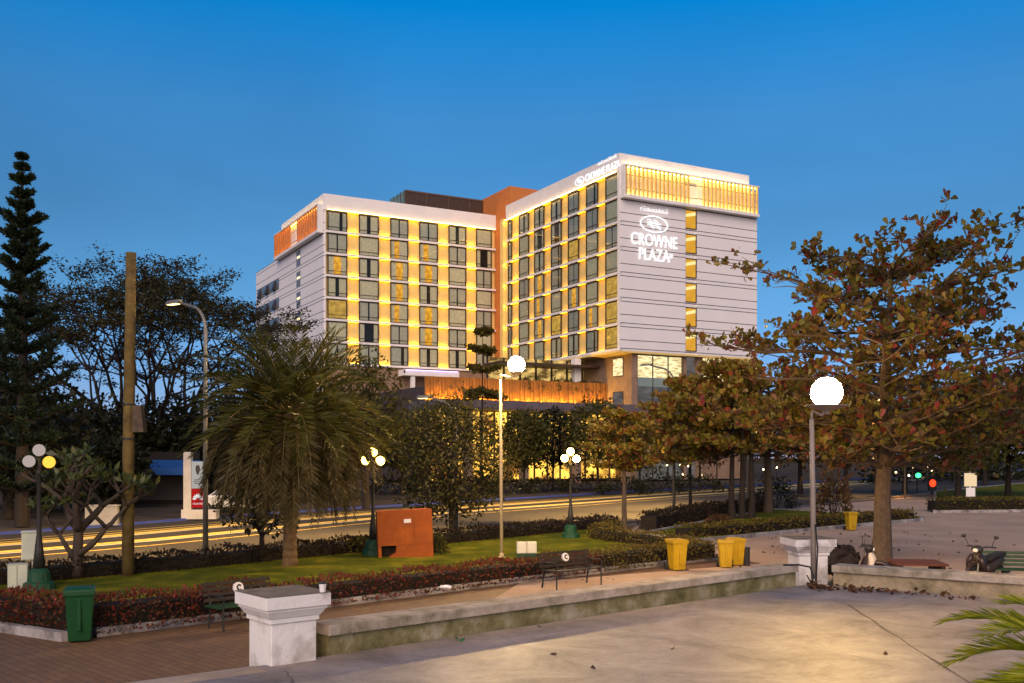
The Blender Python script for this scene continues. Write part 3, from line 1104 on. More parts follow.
# stair windows in the end walls
m_stair = emit_mat('lit_stair', (1.0, 0.47, 0.03), 0.95, (0.80, 0.36, 0.03), 0.6)
m_stair_hi = emit_mat('lit_stair_flight', (1.0, 0.80, 0.32), 1.2)
for r in range(1, 7):
    z0 = ZT - PITCH * r + 0.30
    wd, ht = st1 - st0, 2.55
    f = MB()
    f.box(0, 0.07, 0, 0.1, 0, ht)
    f.box(wd - 0.09, wd, 0, 0.1, 0, ht)
    f.box(0.07, wd - 0.09, 0, 0.1, ht - 0.07, ht)
    f.box(0.07, wd - 0.09, 0, 0.1, 0, 0.07)
    f.slot = 1
    f.add([(0.07, 0.155, 0.07), (wd - 0.09, 0.155, 0.07), (wd - 0.09, 0.155, ht - .07), (0.07, 0.155, ht - .07)], [(0, 1, 2, 3)])
    f.slot = 2
    f.add([(0.07, 0.13, ht * .60), (wd - 0.09, 0.13, ht * .74), (wd - 0.09, 0.13, ht * .93), (0.07, 0.13, ht * .76)], [(0, 1, 2, 3)])
    o = f.build('stair_window', [m_frame, m_stair, m_stair_hi], hotel, (st0, 0.05, z0))
    p = MB()
    p.add([(0.07, .06, .07), (wd - .09, .06, .07), (wd - .09, .06, ht - .07), (.07, .06, ht - .07)], [(0, 1, 2, 3)])
    p.build('pane', m_glass, o)
m_slit = mat('slit_glass', (0.12, 0.12, 0.12), (0.2, 0.17, 0.14), 0.8, 0.2)
m_slit_lit = emit_mat('landing_lamp', (1.0, 0.75, 0.4), 2.0)
for r in range(1, 5):
    z0 = ZT - PITCH * r + 0.5
    f = MB()
    f.box(LU0 - 0.02, LU0 - 0.003, wv0, wv1, z0 - 0.3, z0 + 2.1)
    f.slot = 1
    f.box(LU0 - 0.05, LU0 - 0.021, wv0 + 0.2, wv1 - 0.4, z0 + 0.9, z0 + 1.25)
    f.build('slit_window', [m_slit, m_slit_lit], hotel)
# strip windows of the lower end block, a few sashes tilted open
sv0, sv1 = v_of(279, LU0), v_of(257.4, LU0)
for k in range(3):
    zc = z_of(291, LU0, (sv0 + sv1) / 2) - 3.3 * k + 0.2
    f = MB()
    f.box(LU0 - 0.04, LU0 + 0.018, sv0, sv1, zc - 0.9, zc + 0.9)
    o = f.build('strip_window', mat('grey_strip_glass', (0.09, 0.10, 0.11), (0.15, 0.16, 0.17), 0.7, 0.15), hotel)
    s = MB()
    for j in range(3):
        vv = sv0 + (sv1 - sv0) * (0.12 + 0.34 * j)
        s.add([(LU0 - 0.05, vv, zc + 0.8), (LU0 - 0.05, vv + 1.3, zc + 0.8), (LU0 - 0.6, vv + 1.3, zc - 0.8), (LU0 - 0.6, vv, zc - 0.8), (LU0 - 0.05, vv, zc - .8), (LU0 - .05, vv + 1.3, zc - .8)],
              [(0, 1, 2, 3), (0, 3, 4), (1, 5, 2)])
    s.build('open_sash', m_frame, o)

# podium: brown columns and tall glazing under the right wing
ZS = ZB - SL
PU = 2.35
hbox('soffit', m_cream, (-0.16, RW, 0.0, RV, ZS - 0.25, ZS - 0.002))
g0, g1 = u_of(637.5, 0.8), u_of(683.5, 0.8)
g2, g3 = u_of(689, 0.8), u_of(706, 0.8)
hbox('brown_column', m_brown, (PU, g0, 0.8, 14.0, 0.2, ZS - 0.252), (g1, u_of(686.5, 0.8), 0.75, 2.2, 0.2, ZS - 0.252), (u_of(697, .8), u_of(702.5, .8), 0.75, 2.2, 0.2, ZS - 0.252))
hbox('podium_core', m_brown, (g0 + 0.02, RW - 0.6, 2.4, RV - 0.3, 0.2, ZS - 0.26), (PU + 0.2, g0, 14.02, RV - 0.3, 0.2, ZS - 0.26))
m_hall = emit_mat('lit_hall', (1.0, 0.80, 0.44), 1.7, (0.40, 0.27, 0.10), 0.9, (1, 1, 5))
m_hall_dim = emit_mat('dim_hall', (0.30, 0.27, 0.26), 0.5, (0.16, 0.13, 0.12), 0.5, (1, 1, 3))
zsp = z_of(377, g0, 0.8)
gw = MB()
gw.box(g0 + 0.001, g1 - 0.001, 1.3, 1.4, zsp, ZS - 0.252)
gw.box(u_of(702.5, .8), RW - 0.5, 1.3, 1.4, zsp, ZS - 0.252)
gw.slot = 1
gw.box(g0 + 0.001, g1 - 0.001, 1.3, 1.4, 0.2, zsp - 1.2)
gw.box(u_of(686.5, .8), u_of(697, .8), 1.3, 1.4, 0.2, ZS - 0.252)
gw.build('hall_interior', [m_hall, m_hall_dim], hotel)
fr = MB()
for q in range(4):
    u_ = g0 + (g1 - g0) * q / 3
    fr.box(u_ - 0.06, u_ + 0.06, 0.82, 0.94, 0.2, ZS - 0.252)
fr.box(g0, g1, 0.83, 0.93, ZS - 0.40, ZS - 0.254)
u_ = u_of(702.5, .8)
while u_ < RW - 0.4:
    fr.box(u_ - 0.06, u_ + 0.06, 0.82, 0.94, 0.2, ZS - 0.252)
    u_ += 2.6
fr.build('mullions', m_frame, hotel)
hbox('spandrel', mat('grey_teal_panel', (0.24, 0.30, 0.27), (0.20, 0.26, 0.24), 0.6, 0.4), (g0, g1, 0.845, 1.2, zsp - 1.2, zsp - 0.01))
gp = MB()
gp.add([(g0, 0.88, 0.2), (g1, 0.88, 0.2), (g1, 0.88, ZS - .3), (g0, 0.88, ZS - .3)], [(0, 1, 2, 3)])
gp.build('hall_glass', m_glass, hotel)
# small windows on the side of the corner block
for (pa, pb, ya, yb, lit) in ((613, 623.5, 357, 376, True), (613, 623.5, 391, 404, False)):
    va, vb = v_of(pb, PU), v_of(pa, PU)
    za, zb = z_of(yb, PU, va), z_of(ya, PU, va)
    f = MB()
    f.box(PU - 0.06, PU - 0.002, va, vb, za, zb)
    f.slot = 1
    f.box(PU - 0.085, PU - 0.061, va + .12, vb - .12, za + .12, zb - .12)
    f.build('side_window', [m_frame, m_hall if lit else m_hall_dim], hotel)
# lobby block in the courtyard with the glowing slatted terrace front
PV = 6.5
TU0 = u_of(425, PV)
zs0, zs1 = z_of(408, PU, PV), z_of(383.6, PU, PV)
hbox('terrace_block', m_darkbrown, (TU0, PU - 0.002, PV + 0.35, LV - 0.2, 0.2, zs1 - 1.2))
m_tslat = mat('terrace_slat', (0.34, 0.14, 0.030), (0.24, 0.095, 0.022), 1.5, 0.6)
ts = MB()
u_ = TU0
rr_ = random.Random(3)
while u_ < PU - 0.3:
    w_ = rr_.choice((0.22, 0.3, 0.38))
    ts.box(u_, u_ + w_, PV - rr_.choice((0.0, 0.06, 0.14)), PV + 0.25, zs0 + 0.02, zs1)
    u_ += w_ + 0.06
ts.build('terrace_slats', m_tslat, hotel)
up = MB()
m_up = emit_mat('uplight', (1.0, 0.55, 0.06), 800)
u_ = TU0 + 0.6
while u_ < PU - 0.6:
    up.box(u_ - 0.14, u_ + 0.14, PV - 0.62, PV - 0.46, zs0 + 0.02, zs0 + 0.10)
    u_ += 1.75
up.build('uplights', m_up, hotel)
hbox('canopy', mat('grey_canopy', (0.14, 0.11, 0.12), (0.10, 0.08, 0.085), 0.5, 0.6), (TU0 - 2, PU + 3.5, -2.6, PV + 0.34, zs0 - 1.05, zs0))
m_lobby = emit_mat('lit_lobby', (1.0, 0.52, 0.07), 2.6, (0.16, 0.06, 0.012), 0.42, (1, 1, 0.8), 0.40, 0.60)
hbox('lobby_interior', m_lobby, (TU0, PU - 0.1, 4.4, 4.5, 0.3, zs0 - 1.06))
lm = MB()
u_ = TU0
while u_ < PU - 0.2:
    lm.box(u_ - 0.09, u_ + 0.09, 2.5, 2.7, 0.2, zs0 - 1.06)
    u_ += 1.9
for z in (0.4, 3.0, 5.4):
    lm.box(TU0, PU - 0.2, 2.55, 2.65, z - 0.07, z + 0.07)
lm.build('lobby_mullions', m_darkbrown, hotel)
u_ = TU0 + 2.0
cb = MB()
while u_ < PU:
    cb = MB()
    cb.box(u_ - 0.45, u_ + 0.45, -1.9, -1.0, 0.0, zs0 - 1.06)
    cb.build('lobby_column', m_brown, hotel)
    u_ += 7.5
lg = MB()
lg.add([(TU0, 2.6, 0.3), (PU - .2, 2.6, 0.3), (PU - .2, 2.6, zs0 - 1.06), (TU0, 2.6, zs0 - 1.06)], [(0, 1, 2, 3)])
lg.build('lobby_glass', m_glass, hotel)
# terrace room under the long front: glazed and lit
tz0 = zs1 - 1.2
tr = MB()
tr.box(-13, PU - 0.05, PV + 6.0, PV + 6.1, tz0, ZS - 0.4)
tr.slot = 1
for k in range(7):
    u_ = -13 + 2.5 * k
    tr.box(u_ - 0.1, u_ + 0.1, PV + 5.7, PV + 5.95, tz0, ZS - 0.4)
tr.slot = 2
tr.box(PU - 3.3, PU - 2.3, PV + 3, PV + 4, tz0, ZS - 0.27)
tr.build('terrace_room', [emit_mat('lit_terrace_room', (1.0, 0.66, 0.20), 1.0, (0.14, 0.08, 0.025), 0.7, (1, 1, 2), 0.40, 0.66), m_frame, m_white], hotel)
hbox('terrace_roof', m_darkbrown, (-13.5, PU - 0.06, PV + 1.6, PV + 6.4, ZS - 1.6, ZS - 1.3))
# lilac lit canopy at the foot of the left wing
la, lb2 = u_of(404, LV - 2.5), u_of(459, LV - 2.5)
cn = MB()
cn.box(la, lb2, LV - 2.6, LV - 0.2, ZB - 1.5, ZB - 0.6)
for q in (0.17, 0.55, 0.95):
    u_ = la + (lb2 - la) * q
    cn.box(u_ - 0.3, u_ + 0.3, LV - 2.4, LV - 1.8, ZB - 4.2, ZB - 1.502)
cn.build('entrance_canopy', m_white, hotel)
hbox('canopy_light', emit_mat('violet_strip', (0.55, 0.36, 1.0), 5), (la + .3, lb2 - .3, LV - 2.75, LV - 2.65, ZB - 0.7, ZB - 0.62))
hbox('lower_wall', m_brown, (LU0 + 0.33, 1.39, LV + 0.1, LV + 0.298, 0.2, ZB - SL - 0.01))

# lettering
def text_mesh(name, s, size, m, extrude=0.05, sxk=1.0, parent=None, loc=(0, 0, 0), rot=(0, 0, 0), align='CENTER', bold=0.0):
    cv = bpy.data.curves.new(name, 'FONT')
    cv.body = s
    cv.size = size
    cv.extrude = extrude
    cv.offset = bold
    cv.align_x = align
    tmp = bpy.data.objects.new(name, cv)
    sc.collection.objects.link(tmp)
    dg = bpy.context.evaluated_depsgraph_get()
    me = bpy.data.meshes.new_from_object(tmp.evaluated_get(dg))
    bpy.data.objects.remove(tmp)
    me.materials.clear()
    me.materials.append(m)
    o = link(name, me, parent, loc)
    o.rotation_euler = rot
    o.scale = (sxk, 1, 1)
    return o
def curve_pts(mb, pts, r):
    mb.tube(pts, r, 6)
def emblem(mb, w, h, r):
    """oval ring with three wavy ribbons; local x right, z up"""
    ring = [(w * math.cos(a), 0, h * math.sin(a)) for a in np.linspace(0, 2 * PI, 33)]
    mb.tube(ring, r, 6, False)
    for k in (-1, 0, 1):
        for q in (0, 1):
            x0 = (-0.50 if q == 0 else -0.04) * w
            pts = []
            for i in range(9):
                t = i / 8
                pts.append((x0 + t * 0.56 * w, 0, k * 0.30 * h + (0.16 - 0.28 * t) * h + 0.14 * h * math.sin(t * 2 * PI) - 0.05 * h * q))
            mb.tube(pts, r * 0.8, 6)
def script_line(mb, width, h, r, seed=2):
    """small line of round looped script"""
    q = random.Random(seed)
    x = -width / 2
    while x < width / 2:
        w = h * q.uniform(0.55, 0.8)
        k = q.randint(0, 3)
        a0 = q.uniform(0, PI)
        mb.tube([(x + w / 2 + w * .42 * math.cos(a0 + t), 0, h * .42 + h * .42 * math.sin(a0 + t)) for t in np.linspace(0, 5.2, 9)], r, 5)
        if k == 1:
            mb.tube([(x + w * .2, 0, h * 1.12), (x + w * .8, 0, h * 1.2)], r, 5)
        elif k == 2:
            mb.tube([(x + w, 0, 0), (x + w, 0, h)], r, 5)
        x += w * 1.35
tu = u_of(654.2, 0)
text_mesh('sign_lettering', 'CROWNE', 2.25, m_letter, 0.06, 0.76, hotel, (tu, -0.09, z_of(246.6, tu, 0)), (PI / 2, 0, 0), bold=0.0)
text_mesh('sign_lettering', '\u00ae', 0.8, m_letter, 0.03, 1.0, hotel, (tu + 2.75, -0.09, z_of(256.6, tu, 0)), (PI / 2, 0, 0))
text_mesh('sign_lettering', 'PLAZA', 2.25, m_letter, 0.06, 0.76, hotel, (tu - 0.05, -0.09, z_of(261.0, tu, 0)), (PI / 2, 0, 0), bold=0.0)
sb_ = MB()
emblem(sb_, 2.2, 1.05, 0.085)
sb_.build('emblem', m_letter, hotel, (tu - 0.05, -0.10, z_of(224.5, tu, 0)))
sb_ = MB()
script_line(sb_, 4.4, 0.5, 0.032)
sb_.build('script_lettering', m_letter, hotel, (tu - 0.1, -0.08, z_of(212.5, tu, 0)))
vt0, vt1 = v_of(620.5, -0.16), v_of(576, -0.16)
vm = (vt0 + vt1) / 2
o = text_mesh('sign_lettering', 'CROWNE PLAZA', 1.35, m_letter, 0.05, 0.80, hotel, (-0.24, vm - 1.2, 40.75), (PI / 2, 0, -PI / 2))
sb_ = MB()
emblem(sb_, 1.1, 0.52, 0.06)
sb_.build('emblem', m_letter, hotel, (-0.24, vt1 - 1.0, 41.2), -PI / 2)
sb_ = MB()
script_line(sb_, 4.4, 0.4, 0.03, 5)
sb_.build('script_lettering', m_letter, hotel, (-0.24, vm - 2.4, 42.15), -PI / 2)

# ------------------------------------------------------------------ lamps
m_globe_hot = emit_mat('blazing_globe', (1.0, 0.60, 0.20), 1050)
m_globe_far = emit_mat('blazing_far_globe', (1.0, 0.64, 0.26), 1900)
m_post = mat('grey_post_paint', (0.30, 0.25, 0.21), (0.22, 0.18, 0.15), 2, 0.5)
m_post_pale = mat('pale_post_paint', (0.55, 0.42, 0.24), (0.45, 0.34, 0.19), 2, 0.5)
def globe_post(x, y, z, h, dx, label, r, m_p, m_g, top_off, tray):
    t = thing('globe_lamp', label, 'street lamp', (x, y, z))
    p = MB()
    p.tube([(0, 0, 0), (-0.02, 0, h * 0.5), (-0.04, 0, h - top_off)], [0.055, 0.05, 0.042], 10)
    p.tube([(-0.04, 0, h - top_off), (-0.03, 0, h - r * 1.2), (dx * 0.6, 0, h - r * 1.5), (dx, 0, h - r)], [0.035, .03, .03, .03], 8)
    p.build('post', m_p, t, smooth=True)
    b = MB()
    b.box(-0.11, 0.11, -0.11, 0.11, 0.004, 0.03)
    b.lathe([(0.075, 0.03), (0.07, 0.12), (0.058, 0.14)], 12)
    b.build('base_plate', m_p, t)
    s = MB()
    s.lathe([(0.05, h - r - 0.12), (0.07, h - r - 0.06), (r * tray, h - r * 0.86), (r * tray, h - r * 0.82)], 24, dx, 0)  # holder flared into an added tray that keeps light off the ground
    s.build('holder_shade_tray', m_p, t)
    g_ = MB()
    g_.ell((dx, 0, h), r, 20, 14)
    g_.build('globe', m_g, t, smooth=True)
    c_ = MB()
    c_.lathe([(0.09, h + r * 0.955), (0.07, h + r * 1.03), (0.02, h + r * 1.10)], 12, dx, 0)
    c_.build('cap', m_p, t)
    return t
globe_post(5.62, 18.62, 0.8, 3.6, 0.24, 'tall thin lamp post with blazing white globe where the platform walls meet', 0.285, m_post, m_globe_hot, 0.5, 1.4)
globe_post(-0.32, 30.9, 0.1, 5.95, 0.46, 'pale thin lamp post with blazing globe on the lawn before the hotel', 0.26, m_post_pale, m_globe_far, 0.45, 0.8)

m_green_base = mat('green_painted_concrete', (0.008, 0.05, 0.022), (0.012, 0.06, 0.026), 3, 0.6)
m_gl_dim = emit_mat('dim_globe', (0.62, 0.50, 0.46), 0.75)
m_gl_or = emit_mat('orange_globe', (1.0, 0.50, 0.06), 1.6)
m_gl_y = emit_mat('yellow_globe', (1.0, 0.60, 0.08), 30)
m_gl_y2 = emit_mat('bright_yellow_globe', (1.0, 0.64, 0.14), 55)
def triple_lamp(x, y, h, label, gm, rz=0.0):
    t = thing('park_lamp', label, 'park lamp', (x, y, 0.1), rz, 'three globe park lamps')
    b = MB()
    b.lathe([(0.36, 0), (0.34, 0.16), (0.26, 0.2), (0.24, 0.42), (0.15, 0.5)], 14)
    b.build('base', m_green_base, t)
    p = MB()
    p.lathe([(0.14, 0.5), (0.10, 0.9), (0.055, 1.3), (0.045, h - 0.3), (0.06, h - 0.28), (0.05, h - 0.2)], 12)
    p.build('post', m_black, t, smooth=True)
    for i, (a, zz) in enumerate(((0.0, -0.02), (PI, 0.0), (PI / 2, 0.26))):
        ax, ay = (0.235 * math.cos(a), 0.235 * math.sin(a))
        if i == 2:
            ax = ay = 0.0
        arm = MB()
        arm.tube([(0, 0, h - 0.3), (ax * 0.6, ay * 0.6, h - 0.36), (ax, ay, h - 0.24 + zz)], 0.022, 6)
        arm.build('arm', m_black, t)
        g_ = MB()
        g_.lathe([(0.05, -0.19), (0.09, -0.15)], 10, ax, ay, h + zz)
        g_.build('globe_cup', m_black, t)
        g_ = MB()
        g_.ell((ax, ay, h + zz), 0.14, 16, 10)
        g_.build('globe', gm[i], t, smooth=True)
    return t
triple_lamp(P(39, 23.4), 23.4, 3.0, 'three globe park lamp with only one orange globe lit beside the pale cabinets', (m_gl_or, m_gl_dim, m_gl_dim))
triple_lamp(P(373, 31.6), 31.6, 3.0, 'three globe park lamp with yellow light beside the orange box', (m_gl_y, m_gl_y, m_gl_y), 0.35)
triple_lamp(P(570.5, 38.5), 38.5, 3.05, 'three globe park lamp with bright yellow light above the iron bench', (m_gl_y2, m_gl_y2, m_gl_y2), -0.3)

def street_lamp(x, y, h, label, power, group='curved arm street lamps'):
    t = thing('street_lamp', label, 'street lamp', (x, y, 0.0), 0, group)
    p = MB()
    pts = [(0, 0, 0), (0, 0, h - 1.1)]
    ax, ay = -0.80, 0.60
    for a in np.linspace(0, PI / 2 * 0.93, 8)[1:]:
        q = 0.9 * (1 - math.cos(a))
        pts.append((ax * q, ay * q, h - 1.1 + 0.9 * math.sin(a)))
    pts.append((ax * 1.45, ay * 1.45, h - 0.02))
    p.tube(pts, [0.09, 0.065] + [0.05] * 7 + [0.04], 10)
    p.build('post', m_steel, t, smooth=True)
    hd = MB()
    hd.M = Matrix.Translation((ax * 1.7, ay * 1.7, h)) @ Matrix.Rotation(math.atan2(ay, ax), 4, 'Z')
    hd.hexa([(-0.34, -0.10), (0.36, -0.13), (0.36, 0.13), (-0.34, 0.10)], -0.06, [(-0.34, -0.06), (0.30, -0.08), (0.30, 0.08), (-0.34, 0.06)], 0.07)
    hd.slot = 1
    hd.box(-0.2, 0.30, -0.09, 0.09, -0.075, -0.062)
    hd.build('lamp_head', [m_steel, emit_mat('street_lamp_lens', (1.0, 0.62, 0.22), 5)], t)
    point_light('added_road_light', t, (ax * 1.7, ay * 1.7, h - 0.15), power, (1.0, 0.60, 0.20), 0.15, 104, (0.38, 0.48, 0))  # added light in the heads, brightens the trail strips on the road
    return t
street_lamp(P(205.5, 32.6), 32.6, 8.4, 'tall grey street lamp with curved arm beside the date palm', 12500)
street_lamp(P(674, 54.5), 54.5, 8.3, 'grey curved street lamp in front of the glazed corner of the hotel', 30000)
street_lamp(P(456, 40.5), 40.5, 5.7, 'added short curved street lamp almost hidden by the dark tree behind the orange box', 14000)  # this lamp and those below are added to light the road
street_lamp(P(748, 65), 65, 7.6, 'added curved street lamp half hidden by the golden lit almond tree', 24000)
street_lamp(-24.5, 12.5, 8.4, 'added tall grey street lamp with curved arm at the road outside the view', 9000)
street_lamp(P(905, 78), 78, 8.3, 'added distant curved street lamp behind the great almond tree', 16000)

# ------------------------------------------------------------------ wooden utility pole
t = thing('utility_pole', 'bare weathered wooden utility pole standing on the lawn', 'utility pole', (P(128, 26.2), 26.2, 0.1))
p = MB()
p.tube([(0, 0, -0.3), (0.01, 0, 3), (0.05, 0, 6), (0.08, 0, 8.45)], [0.155, 0.15, 0.14, 0.13], 14)
p.build('shaft', mat('weathered_timber', (0.15, 0.105, 0.030), (0.07, 0.048, 0.016), 3, 0.9, 0.7, 12), t, smooth=True)
p = MB()
for z in (3.9, 4.6, 7.9):
    p.torus(0.165, 0.018, 16, 6)
    p.v = p.v
b_ = MB()
for z in (3.55, 4.45):
    b_.lathe([(0.162, z), (0.162, z + 0.05)], 14, 0.02, 0)
b_.build('iron_band', m_black, t)
b_ = MB()
b_.M = Matrix.Translation((0.27, -0.05, 4.1))
b_.hexa([(-0.10, -0.14), (0.20, -0.14), (0.20, 0.14), (-0.10, 0.14)], -0.35, [(-0.10, -0.10), (0.12, -0.10), (0.12, 0.10), (-0.10, 0.10)], 0.35)
b_.build('meter_box', m_bark, t)

# ------------------------------------------------------------------ bins
m_bin_y = mat('yellow_plastic', (0.46, 0.29, 0.006), (0.28, 0.17, 0.006), 2.4, 0.5, 0.0, c3=(0.40, 0.25, 0.006), detail=9)
m_bin_g = mat('green_plastic', (0.005, 0.06, 0.014), (0.004, 0.045, 0.010), 3, 0.45)
def wheelie_bin(x, y, rz, m, label, z=0.0, k=1.0, group=None):
    t = thing('wheelie_bin', label, 'bin', (x, y, z), rz, group)
    def rc(a, b):
        return [(-a * k, -b * k), (a * k, -b * k), (a * k, b * k), (-a * k, b * k)]
    b = MB()
    b.hexa(rc(0.17, 0.19), 0.03, rc(0.215, 0.255), 0.80 * k)
    b.hexa(rc(0.24, 0.28), 0.775 * k, rc(0.24, 0.28), 0.835 * k)
    b.box(-0.03 * k, 0.03 * k, -0.262 * k, -0.20 * k, 0.2 * k, 0.72 * k)
    b.build('bin_body', m, t, bevel=0.012)
    l = MB()
    l.hexa(rc(0.247, 0.29), 0.837 * k, rc(0.23, 0.26), 0.885 * k)
    l.hexa(rc(0.17, 0.18), 0.886 * k, rc(0.15, 0.16), 0.90 * k)
    l.build('lid', m, t, bevel=0.012)
    h = MB()
    h.tube([(-0.22 * k, 0.30 * k, 0.83 * k), (-0.22 * k, 0.37 * k, 0.86 * k), (0.22 * k, 0.37 * k, 0.86 * k), (0.22 * k, 0.30 * k, 0.83 * k)], 0.016, 8)
    h.build('handle', m, t)
    for s in (-1, 1):
        w = MB()
        w.M = Matrix.Translation((s * 0.22 * k, 0.24 * k, 0.10))
        w.tube([(-0.03, 0, 0), (0.03, 0, 0)], 0.10, 16)
        w.build('wheel', m_rubber, t)
    return t
wheelie_bin(P(677, 28.2), 28.2, 0.25, m_bin_y, 'yellow wheelie bin standing alone in front of the olive hedge', k=1.0)
wheelie_bin(P(725.5, 28.9), 28.9, -0.1, m_bin_y, 'yellow wheelie bin at the front of the pair, its face to the wall', k=0.92)
wheelie_bin(P(736, 29.5), 29.5, 0.15, m_bin_y, 'yellow wheelie bin standing right behind another beside the dark post', k=0.92)
wheelie_bin(P(851, 43.5), 43.5, 0.1, m_bin_y, 'small yellow wheelie bin far off by the hedge near the almond trunk', k=0.92)
wheelie_bin(P(80, 17.4), 17.4, 0.35, m_bin_g, 'dark green wheelie bin at the hedge corner', k=1.05)
t = thing('bollard', 'short dark post beside the pair of yellow bins', 'bollard', (P(746.5, 29.4), 29.4, 0))
b = MB()
b.lathe([(0.10, 0), (0.10, 0.52), (0.09, 0.545)], 14)
b.build('shaft', m_black, t)
b = MB()
b.lathe([(0.112, 0.50), (0.112, 0.53)], 14)
b.build('rim', m_black, t)

# ------------------------------------------------------------------ benches
m_wood_dark = mat('dark_bench_timber', (0.018, 0.013, 0.010), (0.032, 0.023, 0.015), 4, 0.65)
m_wood_green = mat('green_bench_timber', (0.012, 0.04, 0.012), (0.018, 0.055, 0.016), 4, 0.6)
m_emb = mat('white_enamel', (0.75, 0.72, 0.70), None, rough=0.4)
def bench(x, y, rz, label, mslat, w=1.45, mseat=None, badge=True):
    t = thing('park_bench', label, 'bench', (x, y, 0), rz, 'slatted park benches')
    s = MB()
    for i in range(4):
        s.box(-w / 2, w / 2, -0.24 + i * 0.125, -0.24 + i * 0.125 + 0.10, 0.42, 0.45)
    s.build('seat', mseat or mslat, t)
    bk_ = MB()
    for i in range(4):
        z = 0.53 + i * 0.095
        yy = 0.26 + i * 0.028
        bk_.M = Matrix.Translation((0, yy, z)) @ Matrix.Rotation(-0.28, 4, 'X')
        bk_.box(-w / 2, w / 2, -0.012, 0.012, -0.033, 0.033)
    bk_.build('backrest', mslat, t)
    e = MB()
    e.M = Matrix.Translation((0, 0.30, 0.70)) @ Matrix.Rotation(-0.28, 4, 'X')
    e.tube([(0, -0.045, 0), (0, 0.012, 0)], 0.105, 18)
    eb_ = e.build('emblem', m_emb, t) if badge else None
    e = MB()
    e.M = Matrix.Translation((0, 0.30, 0.70)) @ Matrix.Rotation(-0.28, 4, 'X')
    if badge:
        e.tube([(0.045 * math.cos(a) + 0.01, -0.052, 0.05 * math.sin(a)) for a in np.linspace(0.7, 5.4, 10)], 0.016, 6)
    if badge:
        e.build('mark', m_black, eb_)
    for sx_ in (-1, 1):
        l = MB()
        xx = sx_ * (w / 2 - 0.12)
        l.tube([(xx, -0.23, 0), (xx, -0.22, 0.41)], 0.02, 8)
        l.tube([(xx, -0.22, 0.405), (xx, 0.24, 0.405)], 0.02, 8)
        l.build('front_leg', m_black, t)
        l = MB()
        l.tube([(xx, 0.30, 0), (xx, 0.23, 0.40), (xx, 0.37, 0.86)], 0.02, 8)
        l.build('rear_leg', m_black, t)
        l = MB()
        l.tube([(xx, -0.22, 0.41), (xx, -0.25, 0.60), (xx, -0.18, 0.64), (xx, 0.28, 0.62)], 0.018, 8)
        l.build('armrest', m_black, t)
    return t
bench(P(573, 24.7), 24.7, R(40), 'dark iron and timber bench with round white emblem in front of the long hedge', m_wood_dark, 1.75)
bench(P(246, 18.9), 18.9, R(46), 'dark bench with green seat half hidden behind the nearest white pillar', m_wood_dark, 1.45, m_wood_green)
bench(P(1016, 24.6), 24.6, R(-14), 'green slatted bench beside the parked motorbike at the far end of the buff wall', m_wood_green, 1.7, None, False)

# ------------------------------------------------------------------ cabinets, orange box
m_cab = mat('pale_green_cabinet_paint', (0.50, 0.52, 0.40), (0.40, 0.42, 0.32), 2, 0.6)
m_cab2 = mat('cream_cabinet_paint', (0.72, 0.66, 0.50), (0.60, 0.55, 0.42), 3, 0.6)
t = thing('utility_cabinet', 'upright pale green utility cabinet on a post beside the lamp', 'cabinet', (P(30, 23.6), 23.6, 0.1), 0.35)
b = MB(); b.box(-0.17, 0.25, -0.16, 0.16, 0.68, 1.33); b.build('cabinet_body', m_cab, t, bevel=0.012)
b = MB(); b.box(-0.15, 0.16, -0.175, -0.161, 0.71, 1.30); dd = b.build('door', m_cab, t)
b = MB(); b.box(0.12, 0.14, -0.19, -0.176, 0.95, 1.05); b.build('handle', m_black, dd)
b = MB(); b.lathe([(0.09, 0), (0.09, 0.679)], 12, 0.12, 0); b.build('post', m_cab2, t)
b = MB(); b.hexa([(-0.2, -0.19), (0.28, -0.19), (0.28, 0.19), (-0.2, 0.19)], 1.331, [(-0.17, -0.16), (0.25, -0.16), (0.25, 0.16), (-0.17, 0.16)], 1.36); b.build('roof', m_cab, t)
t = thing('utility_cabinet', 'low grey utility cabinet at the foot of the upright one', 'cabinet', (P(19.5, 23.4), 23.4, 0.1), 0.35)
b = MB(); b.box(-0.24, 0.20, -0.15, 0.15, 0.004, 0.62); b.build('cabinet_body', mat('grey_cabinet_paint', (0.33, 0.34, 0.28), (0.26, 0.27, 0.22), 2, 0.6), t, bevel=0.012)
b = MB(); b.box(-0.22, -0.04, -0.165, -0.151, 0.04, 0.58); b.build('door', m_cab, t)
b = MB(); b.box(-0.02, 0.18, -0.165, -0.151, 0.04, 0.58); b.build('door', m_cab, t)
for i, (px, lab) in enumerate(((521.5, 'cream electric box with green foot nearest to the pale lamp post'), (531.5, 'cream electric box with green foot next to the iron bench'))):
    t = thing('electric_box', lab, 'electric box', (P(px, 30.7), 30.7 + 0.05 * i, 0.1), 0.12, 'electric boxes on the lawn')
    b = MB(); b.box(-0.148, 0.148, -0.12, 0.12, 0.151, 0.50); b.build('box_body', m_cab2, t, bevel=0.012)
    b = MB(); b.box(-0.15, 0.15, -0.125, 0.125, 0.0, 0.15); b.build('foot', m_green_base, t)
    b = MB(); b.box(-0.12, 0.12, -0.132, -0.121, 0.18, 0.47); b.build('door', m_cab2, t)
m_or = mat('orange_box_paint', (0.40, 0.095, 0.006), (0.33, 0.075, 0.005), 1.6, 0.7, 0.3, 8, c3=(0.28, 0.062, 0.006), detail=9)
t = thing('orange_box', 'big tilted orange box with a dark notch in its foot, on the lawn', 'service box', (P(405, 31.2), 31.2, 0.06), R(12))
b = MB()
b.M = Matrix.Rotation(R(-2.2), 4, 'Y')
